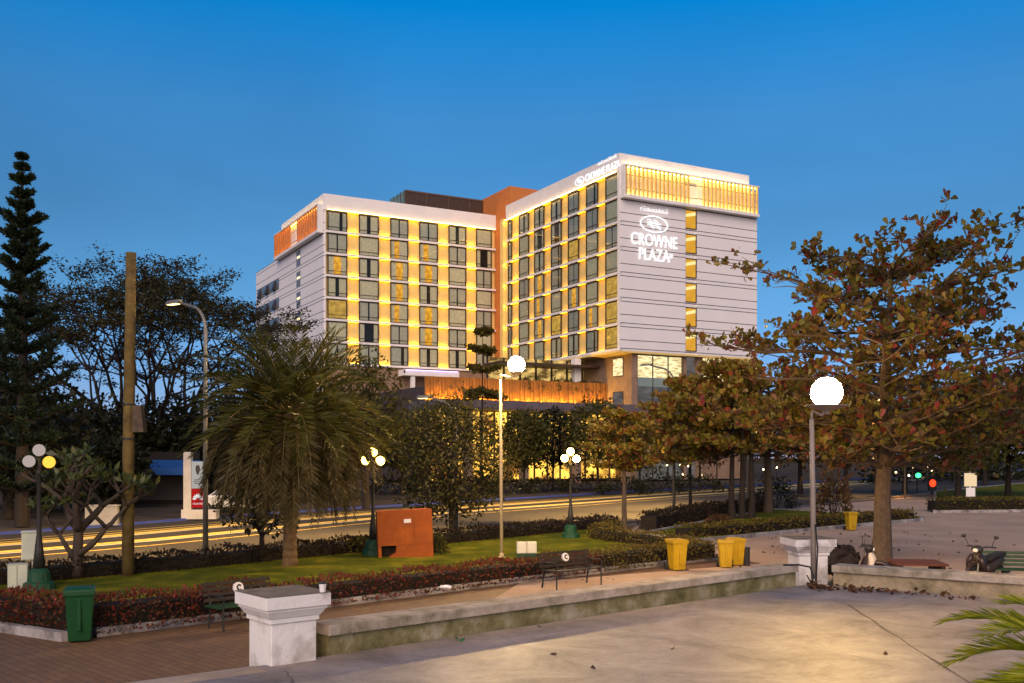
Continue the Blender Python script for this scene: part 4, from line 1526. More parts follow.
b.profile([(-0.83, 0.14), (-0.83, 0.0), (-0.78, -0.02), (-0.55, 0.0), (-0.50, 0.05), (-0.28, 0.18), (-0.27, 0.42), (-0.78, 0.40), (-0.83, 0.40), (-0.83, 1.50), (0.86, 1.50), (0.86, 0.0), (-0.40, 0.0)][0:0] or
          [(-0.60, 0.0), (0.86, 0.0), (0.86, 1.50), (-0.84, 1.50), (-0.84, 0.42), (-0.27, 0.42), (-0.30, 0.20)], 'y', -0.28, 0.28)
b.build('box_body', m_or, t)
b = MB()
b.M = Matrix.Rotation(R(-2.2), 4, 'Y')
b.box(-0.835, -0.74, -0.275, 0.275, 0.0, 0.418)
b.build('leg', m_or, t)
b = MB()
b.M = Matrix.Rotation(R(-2.2), 4, 'Y')
b.box(-0.73, -0.3, 0.10, 0.27, 0.02, 0.41)
b.build('inner_panel', m_bark_dark, t)
b = MB()
b.M = Matrix.Rotation(R(-2.2), 4, 'Y')
b.box(-0.02, 0.20, -0.295, -0.281, 1.10, 1.22)
b.build('plate', m_emb, t)
b = MB()
b.M = Matrix.Rotation(R(-2.2), 4, 'Y')
b.box(-0.25, 0.85, -0.286, -0.281, 0.425, 0.437)
b.box(0.30, 0.309, -0.286, -0.281, 0.45, 1.46)
b.build('panel_joint', mat('orange_box_joint', (0.20, 0.05, 0.008), None, rough=0.7), t)

# ------------------------------------------------------------------ little things on and near the walls
t = thing('paper_cup', 'white paper cup with dark rim standing on the nearest pillar', 'cup', (-2.22, 11.72, 1.617))
b = MB(); b.lathe([(0.034, 0.0), (0.043, 0.098)], 18); b.build('cup_body', m_emb, t, smooth=False)
b = MB(); b.lathe([(0.047, 0.099), (0.047, 0.112), (0.04, 0.12)], 18); b.build('lid', m_black, t)
t = tag(MB().build('seed', m_emb), None, None)
bpy.data.objects.remove(t)
cbm = MB()
cbm.tube([(5.05, 18.62, 1.19), (5.32, 18.55, 1.20), (5.50, 18.46, 1.17), (5.56, 18.42, 1.0), (5.52, 18.43, 0.9), (5.57, 18.5, 0.83)], 0.018, 6)
cbm.tube([(5.44, 18.45, 1.02), (5.48, 18.38, 0.92), (5.56, 18.5, 0.84)], 0.012, 6)
cbm.tube([(5.63, 18.53, 0.81), (5.66, 18.51, 1.5), (5.625, 18.55, 1.95)], 0.014, 6)
tag(cbm.build('power_cable', m_rubber, smooth=True), 'black cable looping over the wall end to the lamp foot', 'cable')
rng = np.random.default_rng(4)
lv_c, lv_d = [], []
for _ in range(190):
    s = rng.random() ** 2.2
    a = Vector((5.55, 18.45)) + (Vector((7.8, 17.0)) - Vector((5.55, 18.45))) * s
    lv_c.append((a.x + rng.normal() * .05 - 0.05, a.y - abs(rng.normal()) * 0.16 - 0.05, 0.806 + abs(rng.normal()) * 0.03))
    lv_d.append((rng.normal(), rng.normal(), 0.15 + rng.random() * 0.3))
for _ in range(9):
    lv_c.append((rng.uniform(-3, 9), rng.uniform(10, 14.5), 0.805))
    lv_d.append((rng.normal(), rng.normal(), 0.12))
tag(leaf_cloud('fallen_leaves', lv_c, lv_d, rng.uniform(0.07, 0.14, len(lv_c)), 0.55, leaf_mat('dry_leaves', [(0.10, 0.045, 0.018), (0.06, 0.03, 0.015), (0.16, 0.07, 0.025)], 0.1)), None, None, None, 'stuff')
lv_c, lv_d = [], []
for _ in range(420):
    a = Vector((rng.uniform(0.5, 22), rng.uniform(24, 48)))
    if (a - Vector((10.5, 27.8))).length > 16:
        continue
    lv_c.append((a.x, a.y, 0.004))
    lv_d.append((rng.normal(), rng.normal(), 0.2))
tag(leaf_cloud('plaza_leaves', lv_c, lv_d, rng.uniform(0.1, 0.2, len(lv_c)), 0.55, MATS['dry_leaves']), None, None, None, 'stuff')
fl_c, fl_d = [], []
for _ in range(70):
    fl_c.append((rng.normal(-8.1, 0.75), rng.normal(20.9, 0.7), 0.12))
    fl_d.append((rng.normal(), rng.normal(), 0.5))
tag(leaf_cloud('fallen_blossoms', fl_c, fl_d, 0.08, 0.8, leaf_mat('white_petals', [(0.7, 0.68, 0.6), (0.75, 0.72, 0.66)], 0.1)), None, None, None, 'stuff')
t = thing('crumpled_paper', 'crumpled white paper lying on the bed kerb', 'litter', (P(446, 22.9), 22.9, 0.165))
b = MB()
rr = random.Random(8)
b.ell((0, 0, 0.05), (0.15, 0.10, 0.05), 9, 6)
b.v = [(x + rr.uniform(-.03, .03), y + rr.uniform(-.03, .03), max(0, z + rr.uniform(-.025, .025))) for x, y, z in b.v]
b.build('sheet', m_emb, t)
t = thing('green_leaf', 'small green leaf lying on the platform in front of the mossy wall', 'leaf', (P(458, 13.0), 13.0, 0.81))
leaf_cloud('blade', [(0, 0, 0), (0.02, 0.02, 0), (-.03, .01, 0)], [(1, .3, .3), (-.8, .6, .4), (.1, -1, .3)], 0.10, 0.5, leaf_mat('fresh_leaf', [(0.03, 0.16, 0.06), (0.04, 0.2, 0.08)], 0.2), t)
t = thing('low_table', 'low rust brown timber table on the plaza right of the almond trunk', 'table', (P(916, 25.4), 25.4, 0.0), R(-8))
b = MB()
for i in range(5):
    b.box(-0.62, 0.62, -0.65 + i * 0.26, -0.65 + i * 0.26 + 0.245, 0.50, 0.545)
b.build('planks', mat('rust_timber', (0.12, 0.036, 0.018), (0.08, 0.025, 0.014), 3, 0.8), t)
for sx_ in (-0.5, 0.5):
    b = MB(); b.box(sx_ - 0.05, sx_ + 0.05, -0.6, 0.6, 0.006, 0.498); b.build('support', m_wood_dark, t)

# ------------------------------------------------------------------ motorbikes
def motorbike(x, y, rz, label, m_body, m_panel, cover):
    t = thing('motorbike', label, 'motorbike', (x, y, 0), rz, 'motorbikes parked on the plaza')
    for sx_ in (-0.60, 0.62):
        w = MB(); w.torus(0.245, 0.045, 24, 8, (sx_, 0, 0.29)); ty = w.build('wheel', m_rubber, t, smooth=True)
        w = MB(); w.torus(0.19, 0.018, 20, 6, (sx_, 0, 0.29)); w.tube([(sx_, -0.05, 0.29), (sx_, 0.05, 0.29)], 0.05, 10)
        for a in np.linspace(0, PI, 4)[:-1]:
            w.tube([(sx_ - 0.19 * math.cos(a), 0, 0.29 - 0.19 * math.sin(a)), (sx_ + 0.19 * math.cos(a), 0, 0.29 + 0.19 * math.sin(a))], 0.012, 6)
        w.build('rim', m_steel, ty)
    b = MB()
    b.tube([(-0.75, 0, 0.66), (-0.45, 0, 0.60), (-0.15, 0, 0.50), (0.10, 0, 0.42)], [0.09, 0.15, 0.14, 0.10], 12)
    b.tube([(0.10, 0, 0.40), (0.30, 0, 0.48), (0.42, 0, 0.75), (0.40, 0, 0.92)], [0.10, 0.13, 0.13, 0.08], 12)
    b.ell((-0.15, 0, 0.33), (0.26, 0.12, 0.13), 12, 8)
    b.build('body', m_body, t, smooth=True)
    b = MB()
    b.profile([(-0.80, 0.76), (-0.30, 0.72), (0.0, 0.66), (0.02, 0.71), (-0.28, 0.80), (-0.78, 0.86)], 'y', -0.12, 0.12)
    b.build('seat', m_rubber, t, bevel=0.02)
    b = MB()
    b.tube([(0.44, -0.22, 0.42), (0.50, -0.15, 0.70), (0.46, -0.10, 0.86)], [0.05, 0.09, 0.05], 8)
    b.tube([(0.44, 0.22, 0.42), (0.50, 0.15, 0.70), (0.46, 0.10, 0.86)], [0.05, 0.09, 0.05], 8)
    b.build('leg_shield', m_panel, t, smooth=True)
    for s in (-1, 1):
        f = MB(); f.tube([(0.44, s * 0.075, 0.85), (0.62, s * 0.075, 0.29)], 0.022, 8); f.build('fork', m_steel, t)
    f = MB()
    f.tube([(0.62 + 0.34 * math.cos(a), 0, 0.29 + 0.34 * math.sin(a)) for a in np.linspace(0.3, 2.5, 9)], 0.055, 8)
    f.build('front_fender', m_body, t, smooth=True)
    h = MB()
    h.tube([(0.22, -0.36, 1.02), (0.34, -0.18, 1.04), (0.40, 0, 0.98), (0.34, 0.18, 1.04), (0.22, 0.36, 1.02)], 0.018, 8)
    h.ell((0.42, 0, 0.97), (0.12, 0.14, 0.10), 12, 8)
    h.build('handlebar', m_black, t, smooth=True)
    l = MB(); l.ell((0.52, 0, 0.95), (0.035, 0.07, 0.05), 12, 8); l.build('headlight', mat('lamp_glass', (0.7, 0.68, 0.6), None, rough=0.1), t, smooth=True)
    for s in (-1, 1):
        q = MB()
        q.tube([(0.28, s * 0.28, 1.03), (0.30, s * 0.34, 1.18), (0.30, s * 0.38, 1.24)], 0.008, 6)
        q.ell((0.30, s * 0.40, 1.27), (0.02, 0.065, 0.045), 10, 6)
        q.build('mirror', m_black, t)
    q = MB(); q.tube([(-0.05, 0.14, 0.28), (-0.45, 0.16, 0.30), (-0.82, 0.16, 0.38)], [0.02, 0.045, 0.05], 10); q.build('exhaust', m_steel, t)
    q = MB(); q.tube([(-0.1, -0.10, 0.22), (-0.14, -0.26, 0.004)], 0.012, 6); q.build('stand', m_black, t)
    if cover:
        q = MB()
        q.ell((-0.45, 0, 0.70), (0.64, 0.34, 0.36), 26, 18)
        r_ = random.Random(3)
        q.v = [(x_ + r_.uniform(-.08, .08), y_ + r_.uniform(-.08, .08), z_ + r_.uniform(-.10, .07)) for x_, y_, z_ in q.v]
        q.build('seat_cover', mat('black_sheet', (0.006, 0.004, 0.004), (0.012, 0.007, 0.008), 4, 0.8), t, smooth=True)
    return t
m_bk_body = mat('dark_plum_paint', (0.020, 0.012, 0.014), (0.03, 0.018, 0.02), 3, 0.3)
motorbike(P(851, 24.6), 24.6, R(-24), 'black motorbike with pale panels parked beside the almond trunk', m_bk_body, mat('pale_panel', (0.50, 0.44, 0.38), None, rough=0.35), True)
motorbike(P(986, 24.4), 24.4, R(-142), 'dark motorbike with upright mirrors facing the buff wall beside the green bench', mat('dark_brown_paint', (0.03, 0.02, 0.014), (0.045, 0.03, 0.02), 3, 0.35), m_bk_body, False)

# ------------------------------------------------------------------ plants
def fan_axis(d):
    d = Vector(d).normalized()
    s = d.cross(Vector((0, 0, 1)))
    if s.length < 1e-3:
        s = Vector((1, 0, 0))
    s.normalize()
    return d, s, s.cross(d)

def frond(C, D, L, rach, p0, az, el, length, droop, nleaf, llen, rng, vang=0.5, r0=0.018):
    """curved rib with paired leaflets; appends leaflets, returns rib points"""
    pts = []
    d = Vector((math.cos(az) * math.cos(el), math.sin(az) * math.cos(el), math.sin(el)))
    p = Vector(p0)
    n = 12
    for i in range(n + 1):
        pts.append(p.copy())
        d = (d + Vector((0, 0, -droop * (0.3 + 1.4 * i / n) / n))).normalized()
        p = p + d * length / n
    for i in range(nleaf):
        t = 0.14 + 0.86 * (i + rng.random() * 0.5) / nleaf
        f = min(t * n, n - 1e-3)
        k = int(f)
        b = pts[k].lerp(pts[k + 1], f - k)
        dd = (pts[k + 1] - pts[k]).normalized()
        s = dd.cross(Vector((0, 0, 1)))
        s = s.normalized() if s.length > 1e-3 else Vector((1, 0, 0))
        up = s.cross(dd)
        ll = llen * (0.45 + 0.75 * math.sin(PI * min(1, 0.12 + t * 0.86))) * rng.uniform(0.85, 1.15)
        for sd in (-1, 1):
            v = dd * rng.uniform(0.8, 1.05) + s * sd * 0.85 + up * (vang * rng.uniform(0.4, 1.2)) + Vector((0, 0, -0.12))
            C.append(tuple(b))
            D.append(tuple(v))
            L.append(ll)
    rach.tube(pts, [r0 * (1 - 0.85 * i / n) for i in range(n + 1)], 5, False)
    return pts

m_palm = leaf_mat('date_palm_leaflets', [(0.050, 0.058, 0.008), (0.075, 0.075, 0.010), (0.04, 0.05, 0.008), (0.10, 0.08, 0.012)], 0.25, 0.45)
m_palm_dry = leaf_mat('old_palm_leaflets', [(0.075, 0.058, 0.018), (0.055, 0.045, 0.014), (0.10, 0.07, 0.025)], 0.2, 0.6)
m_rib = mat('palm_rib', (0.20, 0.15, 0.045), (0.14, 0.10, 0.03), 4, 0.6)
def date_palm():
    rng = random.Random(12)
    t = thing('date_palm', 'big date palm with drooping crown on the lawn behind the nearest pillar', 'palm', (P(290, 28.5), 28.5, 0.1))
    tr = MB()
    pr = []
    for i in range(40):
        z = i * 4.3 / 39
        r = 0.175 + 0.05 * math.exp(-z * 2) + (0.13 * max(0, (z - 3.2) / 1.3)) + (0.022 if i % 2 else 0)
        pr.append((r, z))
    tr.lathe(pr, 14)
    tr.build('trunk', mat('palm_trunk', (0.17, 0.105, 0.045), (0.085, 0.05, 0.024), 7, 0.9, 0.9, 14), t)
    for part, n, e0, e1, ln, dr, m in (('green_fronds', 80, -0.10, 1.30, (2.55, 3.05), (0.9, 1.6), m_palm), ('hanging_fronds', 92, -0.75, 0.30, (2.8, 3.4), (2.2, 3.2), m_palm_dry)):
        C, D, L = [], [], []
        ra = MB()
        for i in range(n):
            az = i * 2.39996 + rng.uniform(-.2, .2)
            k = (i + 0.5) / n
            el = e0 + (e1 - e0) * k + rng.uniform(-.1, .1)
            p0 = (0.18 * math.cos(az), 0.18 * math.sin(az), 4.12 + 0.35 * (k if part == 'green_fronds' else -0.3))
            frond(C, D, L, ra, p0, az, el, rng.uniform(*ln), rng.uniform(*dr), 62, 0.42, rng)
        cr = ra.build(part, m_rib, t)
        leaf_cloud('leaflets', C, D, L, 0.085, m, cr, 0.1, seed=5)
date_palm()

def cycad():
    rng = random.Random(7)
    t = thing('cycad', 'bright green feathery cycad fronds reaching in over the platform', 'plant', (3.93, 6.25, 0.8))
    tr = MB()
    tr.lathe([(0.16 + (0.02 if i % 2 else 0), i * 0.05) for i in range(19)], 12)
    tr.build('trunk', m_bark, t)
    m = leaf_mat('cycad_leaflets', [(0.22, 0.25, 0.010), (0.32, 0.34, 0.018), (0.15, 0.19, 0.01), (0.40, 0.40, 0.03)], 0.35, 0.4)
    C, D, L = [], [], []
    ra = MB()
    for az, el, ln, dr in ((PI * 0.99, 0.34, 1.12, 1.25), (PI * 0.93, 0.60, 1.15, 1.3), (PI * 1.05, 0.10, 1.05, 1.0), (PI * 0.86, 0.75, 1.2, 1.2), (PI * 1.12, -0.12, 1.05, 0.8), (PI * 1.02, 0.80, 1.1, 1.3),
                           (PI * 0.97, 1.0, 1.0, 1.3), (PI * 1.08, 0.5, 1.0, 1.2), (PI * 0.90, 0.2, 1.1, 1.0), (PI * 1.15, 0.3, 1.0, 1.2), (PI * 1.2, 0.0, 0.9, 1.0), (PI * 1.03, -0.2, 0.95, 0.7)):
        frond(C, D, L, ra, (0.05 * math.cos(az), 0.05 * math.sin(az), 0.92), az, el, ln, dr, 110, 0.22, rng, 0.35, 0.010)
    for i in range(16):
        az = -1.9 + i * 0.24
        frond(C, D, L, ra, (0.05 * math.cos(az), 0.05 * math.sin(az), 0.92), az, rng.uniform(0.1, 1.0), 1.0, 1.1, 40, 0.20, rng, 0.35, 0.010)
    cr = ra.build('fronds', mat('cycad_rib', (0.16, 0.18, 0.03), None, rough=0.5), t)
    leaf_cloud('leaflets', C, D, L, 0.06, m, cr, 0.05, seed=9)
cycad()

def wander(p, d, ln, n, rng, up=0.0, wob=0.12):
    pts = [Vector(p)]
    d = Vector(d).normalized()
    for i in range(n):
        d = (d + Vector((rng.uniform(-wob, wob), rng.uniform(-wob, wob), rng.uniform(-wob, wob) + up))).normalized()
        pts.append(pts[-1] + d * ln / n)
    return pts, d

def rosette(C, D, L, p, axis, n, ll, rng, spread=1.1):
    axis = Vector(axis).normalized()
    for _ in range(n):
        v = axis + Vector((rng.gauss(0, 1), rng.gauss(0, 1), rng.gauss(0, 0.8))) * spread
        C.append(tuple(Vector(p) + Vector((rng.gauss(0, .04), rng.gauss(0, .04), rng.gauss(0, .04)))))
        D.append(tuple(v))
        L.append(ll * rng.uniform(0.4, 1.35))

def almond_tree(x, y, label, tiers, trunk_r, h, m, seed, ll, bark, density=1.0, z0=0.0, multi=1, lean=(0, 0)):
    """tree of whorled level limbs with rosettes of big leaves. tiers: (height, radius, limbs)"""
    rng = random.Random(seed)
    t = thing('almond_tree', label, 'tree', (x, y, z0))
    tr = MB()
    axis = []
    for s in range(multi):
        ox = (s - (multi - 1) / 2) * trunk_r * 3.2
        pts = [Vector((ox + lean[0] * k / 8 + rng.uniform(-.04, .04) * h * .1, lean[1] * k / 8 + rng.uniform(-.03, .03) * h * .1 + ox * .3, h * k / 8)) for k in range(9)]
        if s == 0:
            axis = pts
        tr.tube(pts, [trunk_r * (1.25 if k == 0 else 1.0 - 0.105 * k) for k in range(9)], 10)
    C, D, L = [], [], []
    for hz, rad, limbs in tiers:
        k = min(hz / h * 8, 7.99)
        base = axis[int(k)].lerp(axis[int(k) + 1], k - int(k))
        a0 = rng.uniform(0, 6)
        for i in range(limbs):
            az = a0 + 2 * PI * i / limbs + rng.uniform(-.25, .25)
            rl = rad * rng.uniform(0.72, 1.1)
            pts, d = wander(base, (math.cos(az), math.sin(az), rng.uniform(0.10, 0.45)), rl, 7, rng, -0.01, 0.14)
            r0 = trunk_r * 0.27 * (rad / 4.5) ** 0.5
            tr.tube(pts, [r0 * (1 - 0.11 * q) for q in range(8)], 6, False)
            for q in range(2, 8):
                for _ in range(rng.choice((1, 2, 2, 3))):
                    sa = az + rng.choice((-1, 1)) * rng.uniform(0.4, 1.3)
                    sl_ = rl * rng.uniform(0.14, 0.36)
                    sp, sd_ = wander(pts[q], (math.cos(sa), math.sin(sa), rng.uniform(-0.02, 0.40)), sl_, 3, rng, 0.03, 0.2)
                    tr.tube(sp, [r0 * .30, r0 * .24, r0 * .18, r0 * .10], 4, False)
                    for e in (2, 3):
                        for _r in range(max(1, round(density * rng.choice((1, 1, 2))))):
                            off = Vector((rng.gauss(0, .10), rng.gauss(0, .10), rng.gauss(0.03, .06))) * rad / 3
                            rosette(C, D, L, sp[e] + off, (0, 0, 0.7), rng.randint(5, 9), ll, rng)
            rosette(C, D, L, pts[-1], d, 9, ll, rng)
    tr.build('trunk', bark, t)
    leaf_cloud('crown', C, D, L, 0.55, m, t, 0.15, seed=seed, rounded=True)
    return t
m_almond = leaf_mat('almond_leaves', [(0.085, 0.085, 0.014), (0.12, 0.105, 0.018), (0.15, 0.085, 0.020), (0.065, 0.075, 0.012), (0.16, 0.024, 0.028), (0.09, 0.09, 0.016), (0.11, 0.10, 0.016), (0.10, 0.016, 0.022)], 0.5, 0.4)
m_almond_lamplit = leaf_mat('lamplit_almond_leaves', [(0.17, 0.14, 0.018), (0.26, 0.19, 0.028), (0.12, 0.12, 0.016), (0.34, 0.24, 0.05), (0.17, 0.035, 0.020), (0.20, 0.15, 0.02)], 0.35, 0.35)  # golden lamp light put into the leaf colours
almond_tree(P(881, 27.4), 27.4, 'great spreading almond tree with tiered reddening leaves behind the buff wall',
            [(2.9, 3.5, 9), (3.5, 4.2, 11), (4.2, 4.4, 11), (5.0, 4.4, 11), (5.8, 4.2, 9), (6.5, 3.4, 7), (7.2, 4.0, 6), (7.9, 1.8, 5), (8.2, 2.7, 6)], 0.27, 8.5, m_almond, 21, 0.20, m_bark, 1.15, lean=(0.25, 0))
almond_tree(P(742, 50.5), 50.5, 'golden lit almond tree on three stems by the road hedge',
            [(3.4, 2.6, 8), (4.5, 2.9, 8), (5.6, 2.7, 7), (6.5, 2.2, 6), (7.3, 1.5, 5)], 0.17, 7.9, m_almond_lamplit, 22, 0.32, m_bark_dark, 0.9, multi=3)
almond_tree(P(690, 53), 53, 'slim golden lit tree in front of the glazed hotel corner',
            [(2.9, 2.3, 6), (3.9, 2.7, 7), (4.9, 2.5, 6), (5.9, 1.9, 6), (6.7, 1.2, 5)], 0.10, 7.0, m_almond_lamplit, 23, 0.30, m_bark_dark, 0.9)
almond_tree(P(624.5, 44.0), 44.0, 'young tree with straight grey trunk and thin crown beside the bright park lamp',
            [(2.6, 1.3, 5), (3.3, 1.7, 6), (4.1, 1.5, 6), (4.8, 0.9, 5)], 0.13, 5.0, m_almond_lamplit, 24, 0.22, m_bark, 0.8)
almond_tree(P(768, 56), 56, 'broad reddish tree with pale trunk behind the platform lamp',
            [(3.2, 3.4, 8), (4.4, 3.8, 8), (5.6, 3.4, 7), (6.8, 2.6, 6)], 0.26, 7.4, m_almond, 25, 0.34, m_bark, 0.9)
almond_tree(P(482, 98), 98, 'slim tiered tree rising before the left wing of the hotel',
            [(9.0, 1.9, 6), (11.6, 1.3, 5), (13.4, 1.2, 5), (15.3, 0.6, 4)], 0.13, 15.9, leaf_mat('olive_leaves', [(0.10, 0.085, 0.014), (0.13, 0.10, 0.018)], 0.4), 26, 0.42, m_bark_dark, 0.3)

def clump_tree(x, y, label, h, rx, rz_, zc, m, seed, ll=0.25, clumps=46, per=70, trunk_r=0.16, bark=None, name='leafy_tree', group=None, cat='tree', cl=0.28):
    """trunk, limbs to every clump, clumps of leaves through the crown's volume with gaps between"""
    rng = random.Random(seed)
    t = thing(name, label, cat, (x, y, 0), 0, group)
    bark = bark or m_bark_dark
    tr = MB()
    top = zc + rz_ * 0.45
    pts = [Vector((rng.uniform(-.12, .12) * k / 6, rng.uniform(-.12, .12) * k / 6, top * k / 6)) for k in range(7)]
    tr.tube(pts, [trunk_r * (1.3 if k == 0 else 1.05 - 0.14 * k) for k in range(7)], 9)
    C, D, L = [], [], []
    for i in range(clumps):
        a = i * 2.39996 + rng.uniform(-.3, .3)
        s = 1 - 2 * (i + 0.5) / clumps
        q = rng.uniform(0.55, 1.0) ** 0.6
        c = Vector((math.cos(a) * math.sqrt(1 - s * s) * rx * q, math.sin(a) * math.sqrt(1 - s * s) * rx * q, zc + s * rz_ * q))
        k = rng.randint(2, 5)
        st = pts[k]
        mid = st.lerp(c, 0.5) + Vector((rng.uniform(-.2, .2), rng.uniform(-.2, .2), rng.uniform(-.3, .1)))
        tr.tube([st, mid, c], [trunk_r * .28, trunk_r * .18, trunk_r * .06], 5, False)
        cr = rx * cl * rng.uniform(0.7, 1.3)
        for _ in range(int(per * rng.uniform(0.6, 1.4))):
            v = Vector((rng.gauss(0, 1), rng.gauss(0, 1), rng.gauss(0, 0.75)))
            C.append(tuple(c + v * cr * 0.55))
            D.append(tuple(v.normalized() + Vector((rng.gauss(0, .7), rng.gauss(0, .7), rng.gauss(-0.2, .6)))))
            L.append(ll * rng.uniform(0.6, 1.4))
    tr.build('trunk', bark, t)
    leaf_cloud('crown', C, D, L, 0.55, m, t, 0.15, seed=seed)
    return t
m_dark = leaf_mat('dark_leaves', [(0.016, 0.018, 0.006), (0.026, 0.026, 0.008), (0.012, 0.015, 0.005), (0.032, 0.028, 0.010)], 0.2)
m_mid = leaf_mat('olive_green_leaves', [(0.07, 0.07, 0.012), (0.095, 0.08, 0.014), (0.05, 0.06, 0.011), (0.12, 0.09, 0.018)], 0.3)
m_warm = leaf_mat('russet_leaves', [(0.08, 0.055, 0.018), (0.11, 0.05, 0.02), (0.07, 0.06, 0.017), (0.13, 0.04, 0.025)], 0.3)
clump_tree(P(452, 37.5), 37.5, 'dense dark tree with several thin stems behind the orange box', 6, 2.05, 2.3, 3.15, leaf_mat('deep_green_leaves', [(0.035, 0.035, 0.008), (0.05, 0.045, 0.010), (0.025, 0.028, 0.007), (0.065, 0.05, 0.012)], 0.3), 31, 0.15, 84, 84, 0.12)
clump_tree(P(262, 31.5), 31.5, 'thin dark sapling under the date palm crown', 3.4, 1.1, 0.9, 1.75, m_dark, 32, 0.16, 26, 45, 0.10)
clump_tree(P(366, 62), 62, 'tall dark tree behind the crown of the date palm', 9, 2.3, 3.2, 6.2, m_mid, 33, 0.28, 50, 60, 0.2)

# trees in front of the hotel, beyond the road
for i, (px, Y, h, rx, mm, lab) in enumerate((
        (402, 84, 7.5, 2.6, m_mid, 'dark low tree before the hotel, behind the orange box'),
        (440, 92, 9.0, 3.2, m_mid, 'olive tree in front of the glowing terrace, left of the lawn lamp'),
        (524, 90, 8.0, 2.2, m_mid, 'small tree against the lit lobby just right of the lawn lamp'),
        (553, 96, 8.6, 2.4, m_dark, 'dark tree against the lit lobby behind the bright park lamp'),
        (598, 92, 9.2, 2.9, m_mid, 'dark round tree in front of the brown corner of the hotel'),
        (640, 96, 7.4, 2.8, m_mid, 'olive tree beneath the glazed corner of the hotel'),
        (700, 100, 9.5, 3.4, m_warm, 'russet tree beside the right end of the hotel'),
        (752, 104, 10.5, 3.8, m_warm, 'russet tree just beyond the right end of the hotel'))):
    clump_tree(P(px, Y), Y, lab, h, rx, h * 0.32, h * 0.60, mm, 40 + i, 0.34, 60, 60, 0.13)
# low planting along the hotel front
def shrub(x, y, label, rx, rz_, m, seed, ll=0.14, n=700, name='shrub', group=None, cat='shrub', z0=0.0):
    rng = np.random.default_rng(seed)
    t = thing(name, label, cat, (x, y, z0), 0, group)
    v = rng.normal(size=(n, 3))
    v /= np.linalg.norm(v, axis=1, keepdims=True)
    v[:, 2] = np.abs(v[:, 2])
    q = rng.uniform(0.62, 1.0, (n, 1))
    lump = 1 + 0.16 * np.sin(v[:, :1] * 6 + seed) * np.cos(v[:, 1:2] * 5)
    C = v * q * lump * np.array([rx, rx, rz_])
    D = v + rng.normal(size=(n, 3)) * 0.6
    st = MB()
    for k in range(5):
        a = k * 1.26 + seed
        st.tube([(0.05 * math.cos(a), 0.05 * math.sin(a), 0), (rx * .3 * math.cos(a), rx * .3 * math.sin(a), rz_ * .5), (rx * .5 * math.cos(a), rx * .5 * math.sin(a), rz_ * .8)], [0.03, 0.02, 0.01], 5)
    st.build('stems', m_bark_dark, t)
    leaf_cloud('foliage', C, D, rng.uniform(0.6, 1.3, n) * ll, 0.55, m, t, seed=seed)
    return t
shrub(P(359, 32.6), 32.6, 'small pale green bush left of the orange box behind the park lamp', 0.50, 0.62, m_mid, 51, 0.12, 500)
shrub(P(436, 32.4), 32.4, 'small pale green bush touching the right side of the orange box', 0.42, 0.7, m_mid, 52, 0.12, 450)
shrub(P(719, 47), 47, 'round clipped bush in front of the dark road hedge', 0.68, 0.52, m_warm, 53, 0.10, 900)
shrub(P(833, 50), 50, 'upright cone shaped bush behind the small far yellow bin', 0.95, 2.6, m_warm, 54, 0.2, 900)
shrub(P(776, 62), 62, 'dark bushy shrub by the road under the golden lit tree', 1.4, 2.0, m_dark, 55, 0.2, 800)
for i in range(9):
    Y = 88 + (i % 3) * 3
    shrub(P(395 + i * 38, Y), Y, 'low dark shrub among many along the hotel front', 2.6, 1.5 + 0.4 * (i % 2), m_dark, 60 + i, 0.32, 420, group='low shrubs along the hotel front')
# planters with ferns on the terrace
for i in range(6):
    o = shrub(0, 0, 'fern bush in a row on the hotel terrace edge', 1.0, 1.5, m_mid, 80 + i, 0.4, 260, name='terrace_plant', group='plants on the hotel terrace', cat='plant')
    u_, v_ = PU - 1.0 - i * 2.3, PV + 0.9
    o.location = (CX + cu * u_ - su * v_, CY + su * u_ + cu * v_, zs1 - 1.25)

def plumeria():
    rng = random.Random(17)
    x, y = P(76, 25.6), 25.6
    t = thing('plumeria_tree', 'crooked plumeria with bare grey limbs and leaf rosettes beside the wooden pole', 'tree', (x, y, 0.1))
    tr = MB()
    C, D, L = [], [], []
    def grow(p, d, ln, r, lev):
        pts, dd = wander(p, d, ln, 4, rng, 0.06, 0.22)
        tr.tube(pts, [r * (1 - 0.08 * k) for k in range(5)], 7)
        if lev == 0:
            rosette(C, D, L, pts[-1], (0, 0, 0.5), 13, 0.30, rng, 0.9)
            return
        n = rng.choice((2, 3, 3))
        a0 = rng.uniform(0, 6)
        for k in range(n):
            a = a0 + 2 * PI * k / n
            grow(pts[-1], dd * 0.6 + Vector((math.cos(a), math.sin(a) * .8, 0.3)), ln * rng.uniform(0.6, 0.85), r * 0.66, lev - 1)
    grow((0, 0, -0.05), (0.05, 0, 1), 1.25, 0.17, 3)
    grow((0.05, 0, 0.6), (0.8, 0.1, 0.7), 0.95, 0.09, 3)
    grow((-0.05, 0, 0.5), (-0.5, -0.1, 0.9), 0.75, 0.07, 2)
    tr.build('trunk', mat('plumeria_bark', (0.07, 0.05, 0.035), (0.04, 0.03, 0.02), 5, 0.85), t, smooth=True)
    leaf_cloud('crown', C, D, L, 0.33, leaf_mat('plumeria_leaves', [(0.06, 0.075, 0.022), (0.085, 0.10, 0.03), (0.045, 0.06, 0.02), (0.12, 0.12, 0.03)], 0.3, 0.35), t, 0.12, seed=3)
plumeria()

